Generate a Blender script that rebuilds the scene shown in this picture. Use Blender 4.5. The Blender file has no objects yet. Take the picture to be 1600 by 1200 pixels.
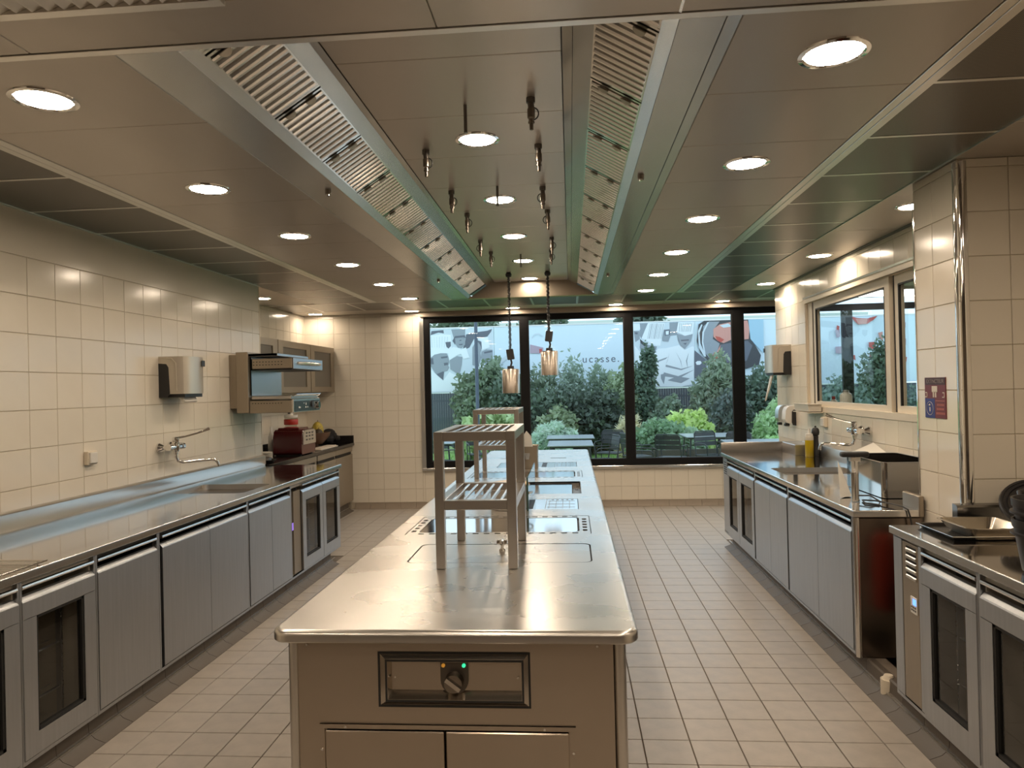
import bpy, bmesh, math, random
import numpy as np
from mathutils import Vector, Matrix
from mathutils.geometry import tessellate_polygon
random.seed(7)
rng = np.random.default_rng(7)
S = bpy.context.scene
COL = S.collection
PI = math.pi

# ------------------------------------------------------------------ camera, world, exposure
cd = bpy.data.cameras.new('camera')
cam = bpy.data.objects.new('camera', cd)
COL.objects.link(cam)
r, u, f = (Vector((.99645, .0807, -.02374)), Vector((.0240, -.00284, .99971)), Vector((-.08075, .99672, .00475)))
m = Matrix.Identity(4)
for i in range(3):
    m[i][0], m[i][1], m[i][2] = r[i], u[i], -f[i]
m.translation = Vector((0, 0, 1.6))
cam.matrix_world = m
cd.sensor_width = 36.0
cd.lens = 1124.36 / 1600 * 36
cd.clip_start = .02
cd.clip_end = 200
S.camera = cam
W = bpy.data.worlds.new('overcast_sky')
S.world = W
W.use_nodes = True
bg = W.node_tree.nodes['Background']
bg.inputs[0].default_value = (.66, .85, 1.0, 1)
bg.inputs[1].default_value = 1.7
S.view_settings.view_transform = 'Standard'
S.view_settings.look = 'None'
S.view_settings.exposure = 0.15
S.view_settings.gamma = 1.0
S.view_settings.use_curve_mapping = False
S.cycles.use_denoising = True
S.cycles.sample_clamp_indirect = 6.0
S.cycles.max_bounces = 10
S.cycles.diffuse_bounces = 4
S.cycles.glossy_bounces = 5
S.cycles.transparent_max_bounces = 16
S.cycles.caustics_reflective = False
S.cycles.blur_glossy = 1.0
S.cycles.caustics_refractive = False
LAMP = 93.0
LAMP_COLOUR = (1.0, .81, .61)

# ------------------------------------------------------------------ materials
MATS = {}
def mat(name, col=(.5, .5, .5), rough=.5, metal=0.0, noise=None, bump=None, emit=None, spec=None, coat=0, brushed=None):
    if name in MATS: return MATS[name]
    M = bpy.data.materials.new(name)
    M.use_nodes = True
    nt = M.node_tree
    b = nt.nodes['Principled BSDF']
    b.inputs['Base Color'].default_value = (*col, 1)
    b.inputs['Roughness'].default_value = rough
    b.inputs['Metallic'].default_value = metal
    if spec is not None: b.inputs['Specular IOR Level'].default_value = spec
    if coat: b.inputs['Coat Weight'].default_value = coat
    if brushed:                    # (amount, world axis along which highlights smear)
        b.inputs['Anisotropic'].default_value = brushed[0]
        cx = nt.nodes.new('ShaderNodeCombineXYZ')
        for i in range(3): cx.inputs[i].default_value = brushed[1][i]
        nt.links.new(cx.outputs[0], b.inputs['Tangent'])
    if emit:
        b.inputs['Emission Color'].default_value = (*emit[0], 1)
        b.inputs['Emission Strength'].default_value = emit[1]
    if noise or bump:
        tc = nt.nodes.new('ShaderNodeTexCoord')
    if noise:                      # (scale xyz, colour spread, roughness spread)
        mp = nt.nodes.new('ShaderNodeMapping')
        mp.inputs['Scale'].default_value = noise[0]
        nt.links.new(tc.outputs['Object'], mp.inputs[0])
        nz = nt.nodes.new('ShaderNodeTexNoise')
        nz.inputs['Scale'].default_value = 1.0
        nz.inputs['Detail'].default_value = 5
        nt.links.new(mp.outputs[0], nz.inputs['Vector'])
        if noise[1]:
            rp = nt.nodes.new('ShaderNodeValToRGB')
            rp.color_ramp.elements[0].position = .3
            rp.color_ramp.elements[1].position = .7
            rp.color_ramp.elements[0].color = (*[c * (1 - noise[1]) for c in col], 1)
            rp.color_ramp.elements[1].color = (*[min(1, c * (1 + noise[1])) for c in col], 1)
            nt.links.new(nz.outputs[0], rp.inputs[0])
            nt.links.new(rp.outputs[0], b.inputs['Base Color'])
        if noise[2]:
            mr = nt.nodes.new('ShaderNodeMapRange')
            mr.inputs['From Min'].default_value = .3
            mr.inputs['From Max'].default_value = .7
            mr.inputs['To Min'].default_value = max(.02, rough - noise[2])
            mr.inputs['To Max'].default_value = rough + noise[2]
            nt.links.new(nz.outputs[0], mr.inputs[0])
            nt.links.new(mr.outputs[0], b.inputs['Roughness'])
    if bump:                       # (scale xyz, strength)
        mp = nt.nodes.new('ShaderNodeMapping')
        mp.inputs['Scale'].default_value = bump[0]
        nt.links.new(tc.outputs['Object'], mp.inputs[0])
        nz = nt.nodes.new('ShaderNodeTexNoise')
        nz.inputs['Scale'].default_value = 1.0
        nz.inputs['Detail'].default_value = 3
        nt.links.new(mp.outputs[0], nz.inputs['Vector'])
        bp = nt.nodes.new('ShaderNodeBump')
        bp.inputs['Strength'].default_value = bump[1]
        bp.inputs['Distance'].default_value = .002
        nt.links.new(nz.outputs[0], bp.inputs['Height'])
        nt.links.new(bp.outputs[0], b.inputs['Normal'])
    MATS[name] = M
    return M

def glass(name, tint, ior=1.5, rough=0.0, veil=0.0):
    """clear pane: what is not mirrored by Fresnel passes straight through"""
    M = bpy.data.materials.new(name)
    M.use_nodes = True
    nt = M.node_tree
    nt.nodes.remove(nt.nodes['Principled BSDF'])
    out = nt.nodes['Material Output']
    t = nt.nodes.new('ShaderNodeBsdfTransparent'); t.inputs[0].default_value = (*tint, 1)
    g = nt.nodes.new('ShaderNodeBsdfGlossy'); g.inputs['Roughness'].default_value = rough
    ge = nt.nodes.new('ShaderNodeNewGeometry')
    vd = nt.nodes.new('ShaderNodeVectorMath'); vd.operation = 'DOT_PRODUCT'
    nt.links.new(ge.outputs['Normal'], vd.inputs[0]); nt.links.new(ge.outputs['Incoming'], vd.inputs[1])
    def mth(op, a, b):
        n = nt.nodes.new('ShaderNodeMath'); n.operation = op
        for i, q in ((0, a), (1, b)):
            if isinstance(q, (int, float)): n.inputs[i].default_value = q
            elif q is not None: nt.links.new(q, n.inputs[i])
        return n.outputs[0]
    f0 = ((ior - 1) / (ior + 1)) ** 2
    fr = mth('ADD', mth('MULTIPLY', mth('POWER', mth('SUBTRACT', 1.0, mth('ABSOLUTE', vd.outputs['Value'], None)), 5.0), 1 - f0), f0)
    mx = nt.nodes.new('ShaderNodeMixShader')
    nt.links.new(fr, mx.inputs[0]); nt.links.new(t.outputs[0], mx.inputs[1]); nt.links.new(g.outputs[0], mx.inputs[2])
    nt.links.new(mx.outputs[0], out.inputs[0])
    MATS[name] = M
    return M

def perforated(name, col, hole, pitch, size, metal=.7, rough=.4):
    """sheet metal with a fine grid of punched dots"""
    M = mat(name, col, rough, metal)
    nt = M.node_tree; b = nt.nodes['Principled BSDF']
    tc = nt.nodes.new('ShaderNodeTexCoord')
    sp = nt.nodes.new('ShaderNodeSeparateXYZ'); nt.links.new(tc.outputs['Object'], sp.inputs[0])
    def mth(op, a, v=None, c=None):
        n = nt.nodes.new('ShaderNodeMath'); n.operation = op
        nt.links.new(a, n.inputs[0])
        if c is not None: nt.links.new(c, n.inputs[1])
        elif v is not None: n.inputs[1].default_value = v
        return n.outputs[0]
    d = []
    for k in (0, 1):
        q = mth('FRACT', mth('MULTIPLY', sp.outputs[k], 1 / pitch))
        q = mth('SUBTRACT', q, .5); d.append(mth('MULTIPLY', q, c=q))
    inside = mth('LESS_THAN', mth('ADD', d[0], c=d[1]), size * size)
    mx = nt.nodes.new('ShaderNodeMix'); mx.data_type = 'RGBA'
    mx.inputs[6].default_value = (*col, 1); mx.inputs[7].default_value = (*hole, 1)
    nt.links.new(inside, mx.inputs[0]); nt.links.new(mx.outputs[2], b.inputs['Base Color'])
    return M

steel = mat('brushed_steel', (.60, .58, .55), .30, 1, noise=((3, 3, 30), 0, .02))
steel_door = mat('brushed_steel_door', (.45, .465, .485), .36, 1, noise=((3, 60, 3), .05, 0), brushed=(.7, (0, 0, 1)))
steel_top = mat('worn_steel_top', (.66, .64, .61), .28, 1, noise=((2.5, 3.5, 2), 0, .03))
steel_mirror = mat('smooth_steel_top', (.60, .585, .57), .085, 1, noise=((5, 5, 5), .03, .015))
steel_ceiling = mat('ceiling_steel', (.50, .465, .425), .36, .80, noise=((3, .6, 3), .04, 0), brushed=(.8, (0, 1, 0)))
steel_hood = mat('hood_steel', (.52, .52, .51), .27, 1, noise=((2, 6, 2), .04, 0), brushed=(.5, (0, 1, 0)))
steel_baffle = mat('baffle_steel', (.80, .78, .75), .18, 1)
steel_pale = mat('trim_steel', (.72, .70, .66), .30, 1)
steel_edge = mat('edge_steel', (.75, .74, .72), .22, 1)
chrome = mat('chrome', (.82, .81, .79), .06, 1)
dark_steel = mat('deep_grey_steel', (.16, .15, .14), .4, 1)  # dark grey steel for linings, backings and small fittings
perf = perforated('perforated_panel', (.17, .148, .125), (.05, .044, .038), .006, .30, .6, .32)
panel_paint = mat('white_strip', (.75, .66, .52), .35)
black = mat('black_frame', (.006, .006, .007), .45, spec=.22)
black_plastic = mat('black_plastic', (.02, .02, .022), .42)
rubber = mat('gasket_black', (.01, .01, .01), .6)
tile_m = mat('cream_tile', (.83, .765, .65), .16, 0, noise=((3, 3, 3), .02, .03))
grout_m = mat('wall_grout', (.64, .56, .44), .8)
floor_m = mat('floor_tile', (.43, .385, .335), .36, 0, noise=((11, 11, 11), .10, .06), bump=((60, 60, 60), .15))
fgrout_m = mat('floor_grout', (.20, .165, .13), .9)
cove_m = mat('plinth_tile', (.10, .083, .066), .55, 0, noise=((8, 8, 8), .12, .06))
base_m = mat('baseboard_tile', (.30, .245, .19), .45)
white_pl = mat('white_plastic', (.78, .75, .69), .35)
cream_pl = mat('cream_frame', (.74, .66, .53), .4)
taupe = mat('taupe_steel', (.36, .31, .245), .36, .75, noise=((2, 40, 2), .05, .05))
concrete = mat('plain_plaster', (.55, .52, .47), .8)
paper = mat('white_paper', (.86, .83, .76), .8)
glass_win = glass('window_glass', (.93, .97, .97), 1.45)
glass_in = glass('partition_glass', (.90, .95, .96), 1.7)
glass_door = glass('fridge_glass', (.74, .74, .72), 1.55)
inner_steel = mat('fridge_lining', (.56, .52, .45), .45, .15)
glass_frost = mat('ribbed_glass', (.17, .15, .125), .22)
glow_small = mat('lamp_glow_small', (1, 1, 1), .5, emit=(LAMP_COLOUR, LAMP * .55))
glow = mat('lamp_glow', (1, 1, 1), .5, emit=(LAMP_COLOUR, LAMP))

# ------------------------------------------------------------------ mesh helpers
class MB:
    """collects shapes and links them as ONE mesh object"""
    def __init__(s): s.v = []; s.f = []
    def add(s, vs, fs):
        o = len(s.v); s.v += [tuple(p) for p in vs]; s.f += [tuple(i + o for i in q) for q in fs]; return s
    def box(s, x0, x1, y0, y1, z0, z1):
        x0, x1 = sorted((x0, x1)); y0, y1 = sorted((y0, y1)); z0, z1 = sorted((z0, z1))
        return s.add([(x0, y0, z0), (x1, y0, z0), (x1, y1, z0), (x0, y1, z0), (x0, y0, z1), (x1, y0, z1), (x1, y1, z1), (x0, y1, z1)],
                     [(3, 2, 1, 0), (4, 5, 6, 7), (0, 1, 5, 4), (1, 2, 6, 5), (2, 3, 7, 6), (3, 0, 4, 7)])
    def rbox(s, x0, x1, y0, y1, z0, z1, r=.004, seg=1):
        bm = bmesh.new()
        bmesh.ops.create_cube(bm, size=1)
        for v in bm.verts:
            v.co = Vector(((x0 + x1) / 2 + v.co.x * abs(x1 - x0), (y0 + y1) / 2 + v.co.y * abs(y1 - y0), (z0 + z1) / 2 + v.co.z * abs(z1 - z0)))
        bmesh.ops.bevel(bm, geom=bm.edges[:], offset=r, segments=seg, profile=.5, affect='EDGES')
        bm.verts.index_update()
        s.add([v.co[:] for v in bm.verts], [[v.index for v in q.verts] for q in bm.faces]); bm.free(); return s
    def cyl(s, p0, p1, r0, r1=None, n=16):
        r1 = r0 if r1 is None else r1
        p0, p1 = Vector(p0), Vector(p1); d = (p1 - p0).normalized()
        a = d.orthogonal().normalized(); b = d.cross(a)
        vs = [p + (a * math.cos(2 * PI * k / n) + b * math.sin(2 * PI * k / n)) * rr for p, rr in ((p0, r0), (p1, r1)) for k in range(n)]
        return s.add(vs, [(k, (k + 1) % n, n + (k + 1) % n, n + k) for k in range(n)] + [tuple(range(n))[::-1], tuple(range(n, 2 * n))])
    def tube(s, pts, rad, n=8, closed=False):
        pts = [Vector(p) for p in pts]; rings = []; a = None; N = len(pts)
        for i, p in enumerate(pts):
            if closed: d = pts[(i + 1) % N] - pts[i - 1]
            else: d = pts[min(i + 1, N - 1)] - pts[max(i - 1, 0)]
            d.normalize()
            a = d.orthogonal().normalized() if a is None else (a - d * a.dot(d)).normalized()
            b = d.cross(a); rr = rad[i] if isinstance(rad, (list, tuple)) else rad
            rings += [p + (a * math.cos(2 * PI * k / n) + b * math.sin(2 * PI * k / n)) * rr for k in range(n)]
        fs = []
        for i in range(N if closed else N - 1):
            j = (i + 1) % N
            fs += [(i * n + k, i * n + (k + 1) % n, j * n + (k + 1) % n, j * n + k) for k in range(n)]
        if not closed: fs += [tuple(range(n))[::-1], tuple(range((N - 1) * n, N * n))]
        return s.add(rings, fs)
    def lathe(s, x, y, prof, n=24, z=0):
        vs = [(x + q[0] * math.cos(2 * PI * k / n), y + q[0] * math.sin(2 * PI * k / n), z + q[1]) for q in prof for k in range(n)]
        fs = [(i * n + k, i * n + (k + 1) % n, (i + 1) * n + (k + 1) % n, (i + 1) * n + k) for i in range(len(prof) - 1) for k in range(n)]
        if prof[0][0] > 1e-4: fs.append(tuple(range(n))[::-1])
        if prof[-1][0] > 1e-4: fs.append(tuple(range((len(prof) - 1) * n, len(prof) * n)))
        return s.add(vs, fs)
    def prism(s, poly, ax, a0, a1):
        """2-D outline swept along an axis: x -> (y,z), y -> (x,z), z -> (x,y)"""
        put = {'x': lambda p, a: (a, p[0], p[1]), 'y': lambda p, a: (p[0], a, p[1]), 'z': lambda p, a: (p[0], p[1], a)}[ax]
        n = len(poly)
        return s.add([put(p, a0) for p in poly] + [put(p, a1) for p in poly],
                     [(k, (k + 1) % n, n + (k + 1) % n, n + k) for k in range(n)] + [tuple(range(n))[::-1], tuple(range(n, 2 * n))])
    def sheet(s, outer, holes, z, depth=0.0):
        """flat sheet with holes whose rims go down by depth"""
        loops = [outer] + holes
        pts = [p for l in loops for p in l]
        tri = tessellate_polygon([[Vector((p[0], p[1], 0)) for p in l] for l in loops])
        fs = []
        for t in tri:
            a, b, c = (pts[i] for i in t)
            if abs((b[0] - a[0]) * (c[1] - a[1]) - (b[1] - a[1]) * (c[0] - a[0])) < 1e-12: continue
            ccw = (b[0] - a[0]) * (c[1] - a[1]) - (b[1] - a[1]) * (c[0] - a[0]) > 0
            fs.append(tuple(t) if ccw else tuple(t)[::-1])
        s.add([(p[0], p[1], z) for p in pts], fs)
        if depth:
            for l in holes:
                n = len(l)
                s.add([(p[0], p[1], z) for p in l] + [(p[0], p[1], z - depth) for p in l], [(k, (k + 1) % n, n + (k + 1) % n, n + k) for k in range(n)])
        return s
    def build(s, name, m, parent=None, sharp=32):
        me = bpy.data.meshes.new(name)
        o0 = ORG.get(parent.name, Vector()) if parent else Vector()
        me.from_pydata([(x - o0.x, y - o0.y, z - o0.z) for x, y, z in s.v], [], s.f)
        bm = bmesh.new(); bm.from_mesh(me); bmesh.ops.recalc_face_normals(bm, faces=bm.faces); bm.to_mesh(me); bm.free()
        if sharp and len(s.f) < 40000:
            me.shade_smooth(); me.set_sharp_from_angle(angle=math.radians(sharp))
        me.materials.append(m)
        o = bpy.data.objects.new(name, me); COL.objects.link(o)
        if parent: o.parent = parent
        ORG[o.name] = o0
        return o
ORG = {}
def rrect(x0, x1, y0, y1, r, n=5):
    out = []
    for cx, cy, a in ((x1 - r, y1 - r, 0), (x0 + r, y1 - r, 90), (x0 + r, y0 + r, 180), (x1 - r, y0 + r, 270)):
        for k in range(n + 1):
            t = math.radians(a + 90 * k / n); out.append((cx + r * math.cos(t), cy + r * math.sin(t)))
    return out
def rect(x0, x1, y0, y1): return [(x0, y0), (x1, y0), (x1, y1), (x0, y1)]
def tag(o, label, cat, group=None):
    o['label'] = label; o['category'] = cat
    if group: o['group'] = group
    return o
def thing(name, label, cat, loc, group=None):
    o = bpy.data.objects.new(name, None); COL.objects.link(o)
    o.empty_display_size = .1
    o.location = loc; ORG[o.name] = Vector(loc)
    return tag(o, label, cat, group)
def one(name, mb, m, label, cat, group=None): return tag(mb.build(name, m), label, cat, group)
def struct(name, mb, m):
    o = mb.build(name, m); o['kind'] = 'structure'; return o
def stuff(o): o['kind'] = 'stuff'; return o
def dup(root, d, label=None, rz=None):
    """copy of a thing with copies of its parts and their sub-parts (mesh data shared), moved by d"""
    c = root.copy(); COL.objects.link(c)
    c.location = Vector(root.location) + Vector(d)
    ORG[c.name] = ORG[root.name] + Vector(d)
    if rz is not None: c.rotation_euler = (0, 0, rz)
    if label: c['label'] = label
    for ch in list(root.children):
        q = ch.copy(); COL.objects.link(q); q.parent = c
        for g in list(ch.children):
            w = g.copy(); COL.objects.link(w); w.parent = q
    return c
def put(mesh_obj, parent, loc):
    """another piece sharing mesh_obj's mesh data, placed as a child"""
    o = bpy.data.objects.new(mesh_obj.data.name.split('.')[0], mesh_obj.data); COL.objects.link(o)
    o.parent = parent; o.location = loc; return o
def piece(name, mb, m):
    """mesh data for many alike pieces (no object)"""
    o = mb.build(name, m); me = o.data; bpy.data.objects.remove(o); return me
def lay(name, me, parent, loc, rot=None, scale=None):
    o = bpy.data.objects.new(name, me); COL.objects.link(o); o.parent = parent; o.location = loc
    if rot: o.rotation_euler = rot
    if scale: o.scale = scale
    return o
ORD = ['first', 'second', 'third', 'fourth', 'fifth', 'sixth', 'seventh', 'eighth', 'ninth', 'tenth', 'eleventh', 'twelfth']

# ------------------------------------------------------------------ room shell
H = 2.64          # ceiling panels
HC = 2.82         # raised centre over the island
YB = 9.6          # window wall
TZ, TY = .2125, .2185
struct('floor', MB().box(-3.7, 2.5, -2.6, YB + .1, -.08, -.008), fgrout_m)
FL = bpy.data.objects['floor']
ft = piece('tile', MB().rbox(-.1027, .1027, -.1027, .1027, -.0085, 0, .0018), floor_m)
spots = []
for i in range(-20, 12):
    for j in range(-12, 33):
        x = .495 + .21 * i + .105; y = 3.075 + .21 * j + .105
        if not (-3.6 < x < 2.4 and y < 9.5): continue
        if -.84 < x < .1 and 2.2 < y < 7.9: continue
        if x < -2.2 and y < 6.9: continue
        if x > 1.6 and y < 7.45: continue
        px = 893 + 1124 * x / max(y, .3)
        vis = y > 2.4 and (x > .1 or (x < -.84 and -2.3 < x)) and -60 < px < 1660
        spots.append((not vis, x * x + y * y, x, y))
spots.sort()
rest = MB()
for k, (nv, d2, x, y) in enumerate(spots):
    if k < 300 and not nv: lay('tile', ft, FL, (x, y, 0))
    else: rest.box(x - .1027, x + .1027, y - .1027, y + .1027, -.0085, 0)
stuff(rest.build('tile', floor_m, FL))

def tiled(name, axis, at, face, a0, a1, z0, z1, a_org, z_org=1.1105, thick=.006, backing=.10, pitch=TY, skip=None):
    """wall slab with proud tiles; axis 'x' means the wall plane is x = at, running along y"""
    b = MB()
    if axis == 'x': b.box(at, at - face * backing, a0, a1, 0, 2.9)
    else: b.box(a0, a1, at, at - face * backing, 0, 2.9)
    wall = struct(name, b, grout_m)
    g = .0016
    cache = {}
    ks = range(math.floor((a0 - a_org) / pitch), math.ceil((a1 - a_org) / pitch))
    zs = range(math.floor((z0 - z_org) / TZ), math.ceil((z1 - z_org) / TZ))
    for i in ks:
        for j in zs:
            p0, p1 = max(a0, a_org + i * pitch) + g, min(a1, a_org + (i + 1) * pitch) - g
            q0, q1 = max(z0, z_org + j * TZ) + g, min(z1, z_org + (j + 1) * TZ) - g
            if p1 - p0 < .012 or q1 - q0 < .012: continue
            if skip and skip((p0 + p1) / 2, (q0 + q1) / 2): continue
            w, h = round((p1 - p0) / 2, 4), round((q1 - q0) / 2, 4)
            if (w, h) not in cache:
                bb = MB().rbox(-thick / 2, thick / 2, -w, w, -h, h, .0016) if axis == 'x' else MB().rbox(-w, w, -thick / 2, thick / 2, -h, h, .0016)
                cache[(w, h)] = piece('tile', bb, tile_m)
            c, zc = (p0 + p1) / 2, (q0 + q1) / 2
            lay('tile', cache[(w, h)], wall, (at + face * thick / 2, c, zc) if axis == 'x' else (c, at + face * thick / 2, zc))
    return wall
TOPZ = 2.387
wl = tiled('wall_left', 'x', -3.0, 1, 1.9, 6.77, .98, TOPZ, 3.766)
MB().box(-3.0, -2.995, 1.9, 6.77, TOPZ + .002, H).build('top_strip', tile_m, wl)
struct('wall_alcove_return', MB().box(-3.72, -3.004, 6.66, 6.766, 0, H), tile_m)
MB().box(-3.003, -2.992, 6.758, 6.772, 1.0, H).build('corner_trim', panel_paint, wl)
wa = tiled('wall_alcove', 'x', -3.62, 1, 6.77, YB, .98, H, 6.9)
wb = tiled('wall_back', 'y', YB, -1, -3.62, -2.01, .08, H, -3.42, pitch=.2185)
def under(a, z): return False
wu = tiled('wall_under', 'y', YB, -1, -2.01, 2.75, .08, .50, -1.98, pitch=.2185)
# the slab of wall_under is cut down to the sill, its upper part being the window
for v in wu.data.vertices:
    if v.co.z > 1: v.co.z = .50
wr = tiled('wall_right', 'x', 2.33, -1, 4.03, 8.33, .98, H, 4.03, skip=lambda a, z: a < 7.3 and 1.31 < z < 2.39)
# cut the right wall's slab around its window
wr.data.clear_geometry()
b = MB().box(2.33, 2.43, 4.03, 8.33, 0, 1.30).box(2.33, 2.43, 4.03, 8.33, 2.40, 2.9).box(2.33, 2.43, 7.29, 8.33, 1.30, 2.40).box(2.33, 2.43, 4.03, 4.60, 1.30, 2.40)
wr.data.from_pydata(b.v, [], b.f)
# column between the two right-hand counters
cw = tiled('wall_column', 'x', 1.866, -1, 3.59, 4.03, .60, H, 3.622, pitch=.215, backing=.02)
cf = tiled('wall_column_front', 'y', 3.596, -1, 1.886, 2.50, .60, H, 1.886, pitch=.2085, backing=.02)
cx = struct('wall_column_core', MB().box(1.884, 2.6, 3.614, 4.03, 0, 2.9), concrete)
t = struct('trim_1', MB().lathe(1.886, 3.616, [(.032, .6), (.032, 2.63)], 40), chrome)
t = struct('trim_2', MB().rbox(1.855, 1.868, 4.022, 4.036, .9, 2.5, .003), chrome)
struct('wall_right_front', MB().box(2.45, 2.55, -2.6, 3.6, 0, 2.9), tile_m)
struct('wall_left_front', MB().box(-3.1, -3.0, -2.6, 1.9, 0, 2.9), tile_m)
struct('wall_rear', MB().box(-3.1, 2.55, -2.7, -2.6, 0, 2.9), mat('rear_dark', (.11, .08, .052), .6))
# baseboards along the window wall, one cove tile after another
bb = struct('baseboard_back', MB().box(-2.9, 2.7, YB - .02, YB, 0, .078), fgrout_m)
bt = piece('tile', MB().prism([(0, .002), (0, .08), (-.028, .08), (-.036, .03), (-.06, .002)], 'x', -.1035, .1035), base_m)
for k in range(27): lay('tile', bt, bb, (-2.84 + k * .21, YB - .002, 0))

# kerbs under the counters: a plinth with a cove, one tile after another
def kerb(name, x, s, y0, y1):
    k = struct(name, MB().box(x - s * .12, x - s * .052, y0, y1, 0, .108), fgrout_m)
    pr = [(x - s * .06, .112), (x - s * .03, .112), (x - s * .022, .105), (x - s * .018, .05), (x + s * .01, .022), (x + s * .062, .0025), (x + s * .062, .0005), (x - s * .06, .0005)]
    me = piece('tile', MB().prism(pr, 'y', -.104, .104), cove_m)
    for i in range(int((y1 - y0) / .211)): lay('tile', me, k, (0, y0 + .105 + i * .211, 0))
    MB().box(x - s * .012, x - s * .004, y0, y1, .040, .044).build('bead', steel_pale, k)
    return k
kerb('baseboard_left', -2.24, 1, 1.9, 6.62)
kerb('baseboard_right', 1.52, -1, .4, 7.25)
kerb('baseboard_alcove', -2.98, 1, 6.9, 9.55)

# ------------------------------------------------------------------ ceiling
ce = struct('ceiling', MB().box(-3.7, 2.9, -2.7, YB + .1, 2.86, 2.92), dark_steel)
J = [2.078 + .5675 * k for k in range(12)]            # cross joints 2.08 .. 8.32
def panels(x0, x1, z, ys, m, name='panel', gap=.002, t=.012):
    for a, b in zip(ys[:-1], ys[1:]):
        MB().rbox(x0, x1, a + gap, b - gap, z, z + t, .002).build(name, m, ce)
near = [-2.6, -1.6, -.6, .4, 1.2, 1.83, 2.045]
panels(-2.245, -1.36, H, J, steel_ceiling)
panels(.515, 1.225, H, J, steel_ceiling)
panels(-.845, -.003, HC, [1.7] + [2.62 + .5675 * k for k in range(11)], steel_ceiling)
panels(-3.0, -2.337, H, J, perf, 'perforated_panel', .014)
panels(1.307, 1.835, H, J, perf, 'perforated_panel', .014)
panels(1.84, 2.33, H, [2.08, 3.1, 4.25, 5.2, 6.0, 7.2, 8.308], steel_ceiling)
panels(-3.62, -3.003, H, [6.77, 8.28], steel_ceiling)
for x0, x1 in ((-2.7, -1.6), (-1.597, -.36), (-.357, 1.2), (1.203, 2.45)):
    panels(x0, x1, H, near, steel_ceiling)
panels(-3.0, -2.703, H, [-2.6, 2.045], steel_ceiling)
MB().box(-3.0, 2.45, 2.047, 2.076, H - .003, H + .012).build('cross_beam', steel_pale, ce)
# carrying bars between the perforated panels
for y in J:
    MB().box(-3.0, -2.337, y - .011, y + .011, H - .001, H + .012).build('divider_bar', steel_pale, ce)
    MB().box(1.307, 1.835, y - .011, y + .011, H - .001, H + .012).build('divider_bar', steel_pale, ce)
for x0, x1 in ((-2.335, -2.294), (-2.291, -2.247), (1.227, 1.264), (1.267, 1.305)):
    MB().rbox(x0, x1, 2.08, 8.3, H - .004, H + .012, .002).build('long_bar', steel_pale, ce)
MB().box(-3.0, -2.972, 1.9, 6.77, H - .004, H + .01).build('long_bar', steel_pale, ce)
MB().box(1.8355, 1.839, 2.08, 8.308, H - .006, H + .012).build('long_bar', steel_pale, ce)
MB().box(2.302, 2.33, 4.03, 8.33, H - .012, H + .012).build('long_bar', dark_steel, ce)
# band across the far end
xs = [-3.60, -3.168, -2.62, -2.09, -1.54, -.99, -.44, .11, .66, 1.21, 1.76, 2.33, 2.90]
for a, b in zip(xs[:-1], xs[1:]):
    MB().rbox(a + .013, b - .013, 8.345, 9.12, H, H + .012, .002).build('perforated_panel', perf, ce)
    MB().box(b - .012, b + .012, 8.345, 9.12, H - .001, H + .01).build('divider_bar', steel_pale, ce)
MB().box(-3.62, 2.9, 8.31, 8.343, H - .002, H + .012).build('cross_bar', steel_pale, ce)
for a, b in ((-3.62, -1.2), (-1.197, 1.2), (1.203, 2.9)):
    MB().rbox(a, b, 9.125, YB, H, H + .012, .002).build('panel', steel_ceiling, ce)
MB().box(-2.0, 2.75, YB - .09, YB, 2.574, H - .001).build('head_board', mat('head_board', (.42, .35, .27), .45), ce)

# supply grille in the ceiling close to the camera
gr = thing('ceiling_grille', 'slatted steel air grille in the ceiling over the left counter end', 'grille', (-2.2, 1.5, H))
MB().box(-3.0, -.88, 1.792, 1.822, H - .02, H - .001).box(-3.0, -.88, 1.1, 1.13, H - .02, H - .001).box(-.91, -.88, 1.131, 1.791, H - .02, H - .001).build('frame', steel_pale, gr)
MB().box(-3.0, -.912, 1.131, 1.791, H - .003, H - .0015).build('backing', dark_steel, gr)
sl = piece('slat', MB().prism([(-.02, -.018), (-.017, -.018), (.02, -.003), (.017, -.003)], 'y', -.33, .33), steel_pale)
for k in range(45): lay('slat', sl, gr, (-2.95 + .045 * k + 2.2, 1.461 - 1.5, 0))

# ------------------------------------------------------------------ extraction hood
hd = thing('extraction_hood', 'long trapezoid stainless extraction hood recessed in the ceiling above the island', 'hood', (-.43, 5.2, H))
Y0, Y1 = 1.70, 8.27
MB().rbox(-1.355, -1.155, 2.078, Y1, H - .002, H + .012, .002).build('flange', steel_hood, hd)
MB().rbox(.335, .468, 2.078, Y1, H - .002, H + .012, .002).build('flange', steel_hood, hd)
MB().rbox(.471, .513, 2.078, Y1, H - .001, H + .012, .002).build('flange', steel_hood, hd)
MB().add([(-1.155, Y0, H), (-1.118, Y0, H + .024), (-1.118, Y1, H + .024), (-1.155, Y1, H)], [(0, 1, 2, 3)]).build('lower_lip', steel_hood, hd)
MB().add([(.335, Y0, H - .002), (.29, Y0, H + .010), (.29, Y1, H + .010), (.335, Y1, H - .002)], [(0, 1, 2, 3)]).build('lower_lip', steel_hood, hd)
MB().add([(-.935, Y0, 2.7805), (-.878, Y0, 2.817), (-.878, Y1, 2.817), (-.935, Y1, 2.7805)], [(0, 1, 2, 3)]).build('upper_slope', steel_hood, hd)
MB().box(-.877, -.847, Y0, Y1, HC - .004, HC + .01).build('edge_strip', steel_hood, hd)
MB().add([(.105, Y0, 2.757), (.037, Y0, 2.797), (.037, Y1, 2.797), (.105, Y1, 2.757)], [(0, 1, 2, 3)]).build('upper_slope', steel_hood, hd)
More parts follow.
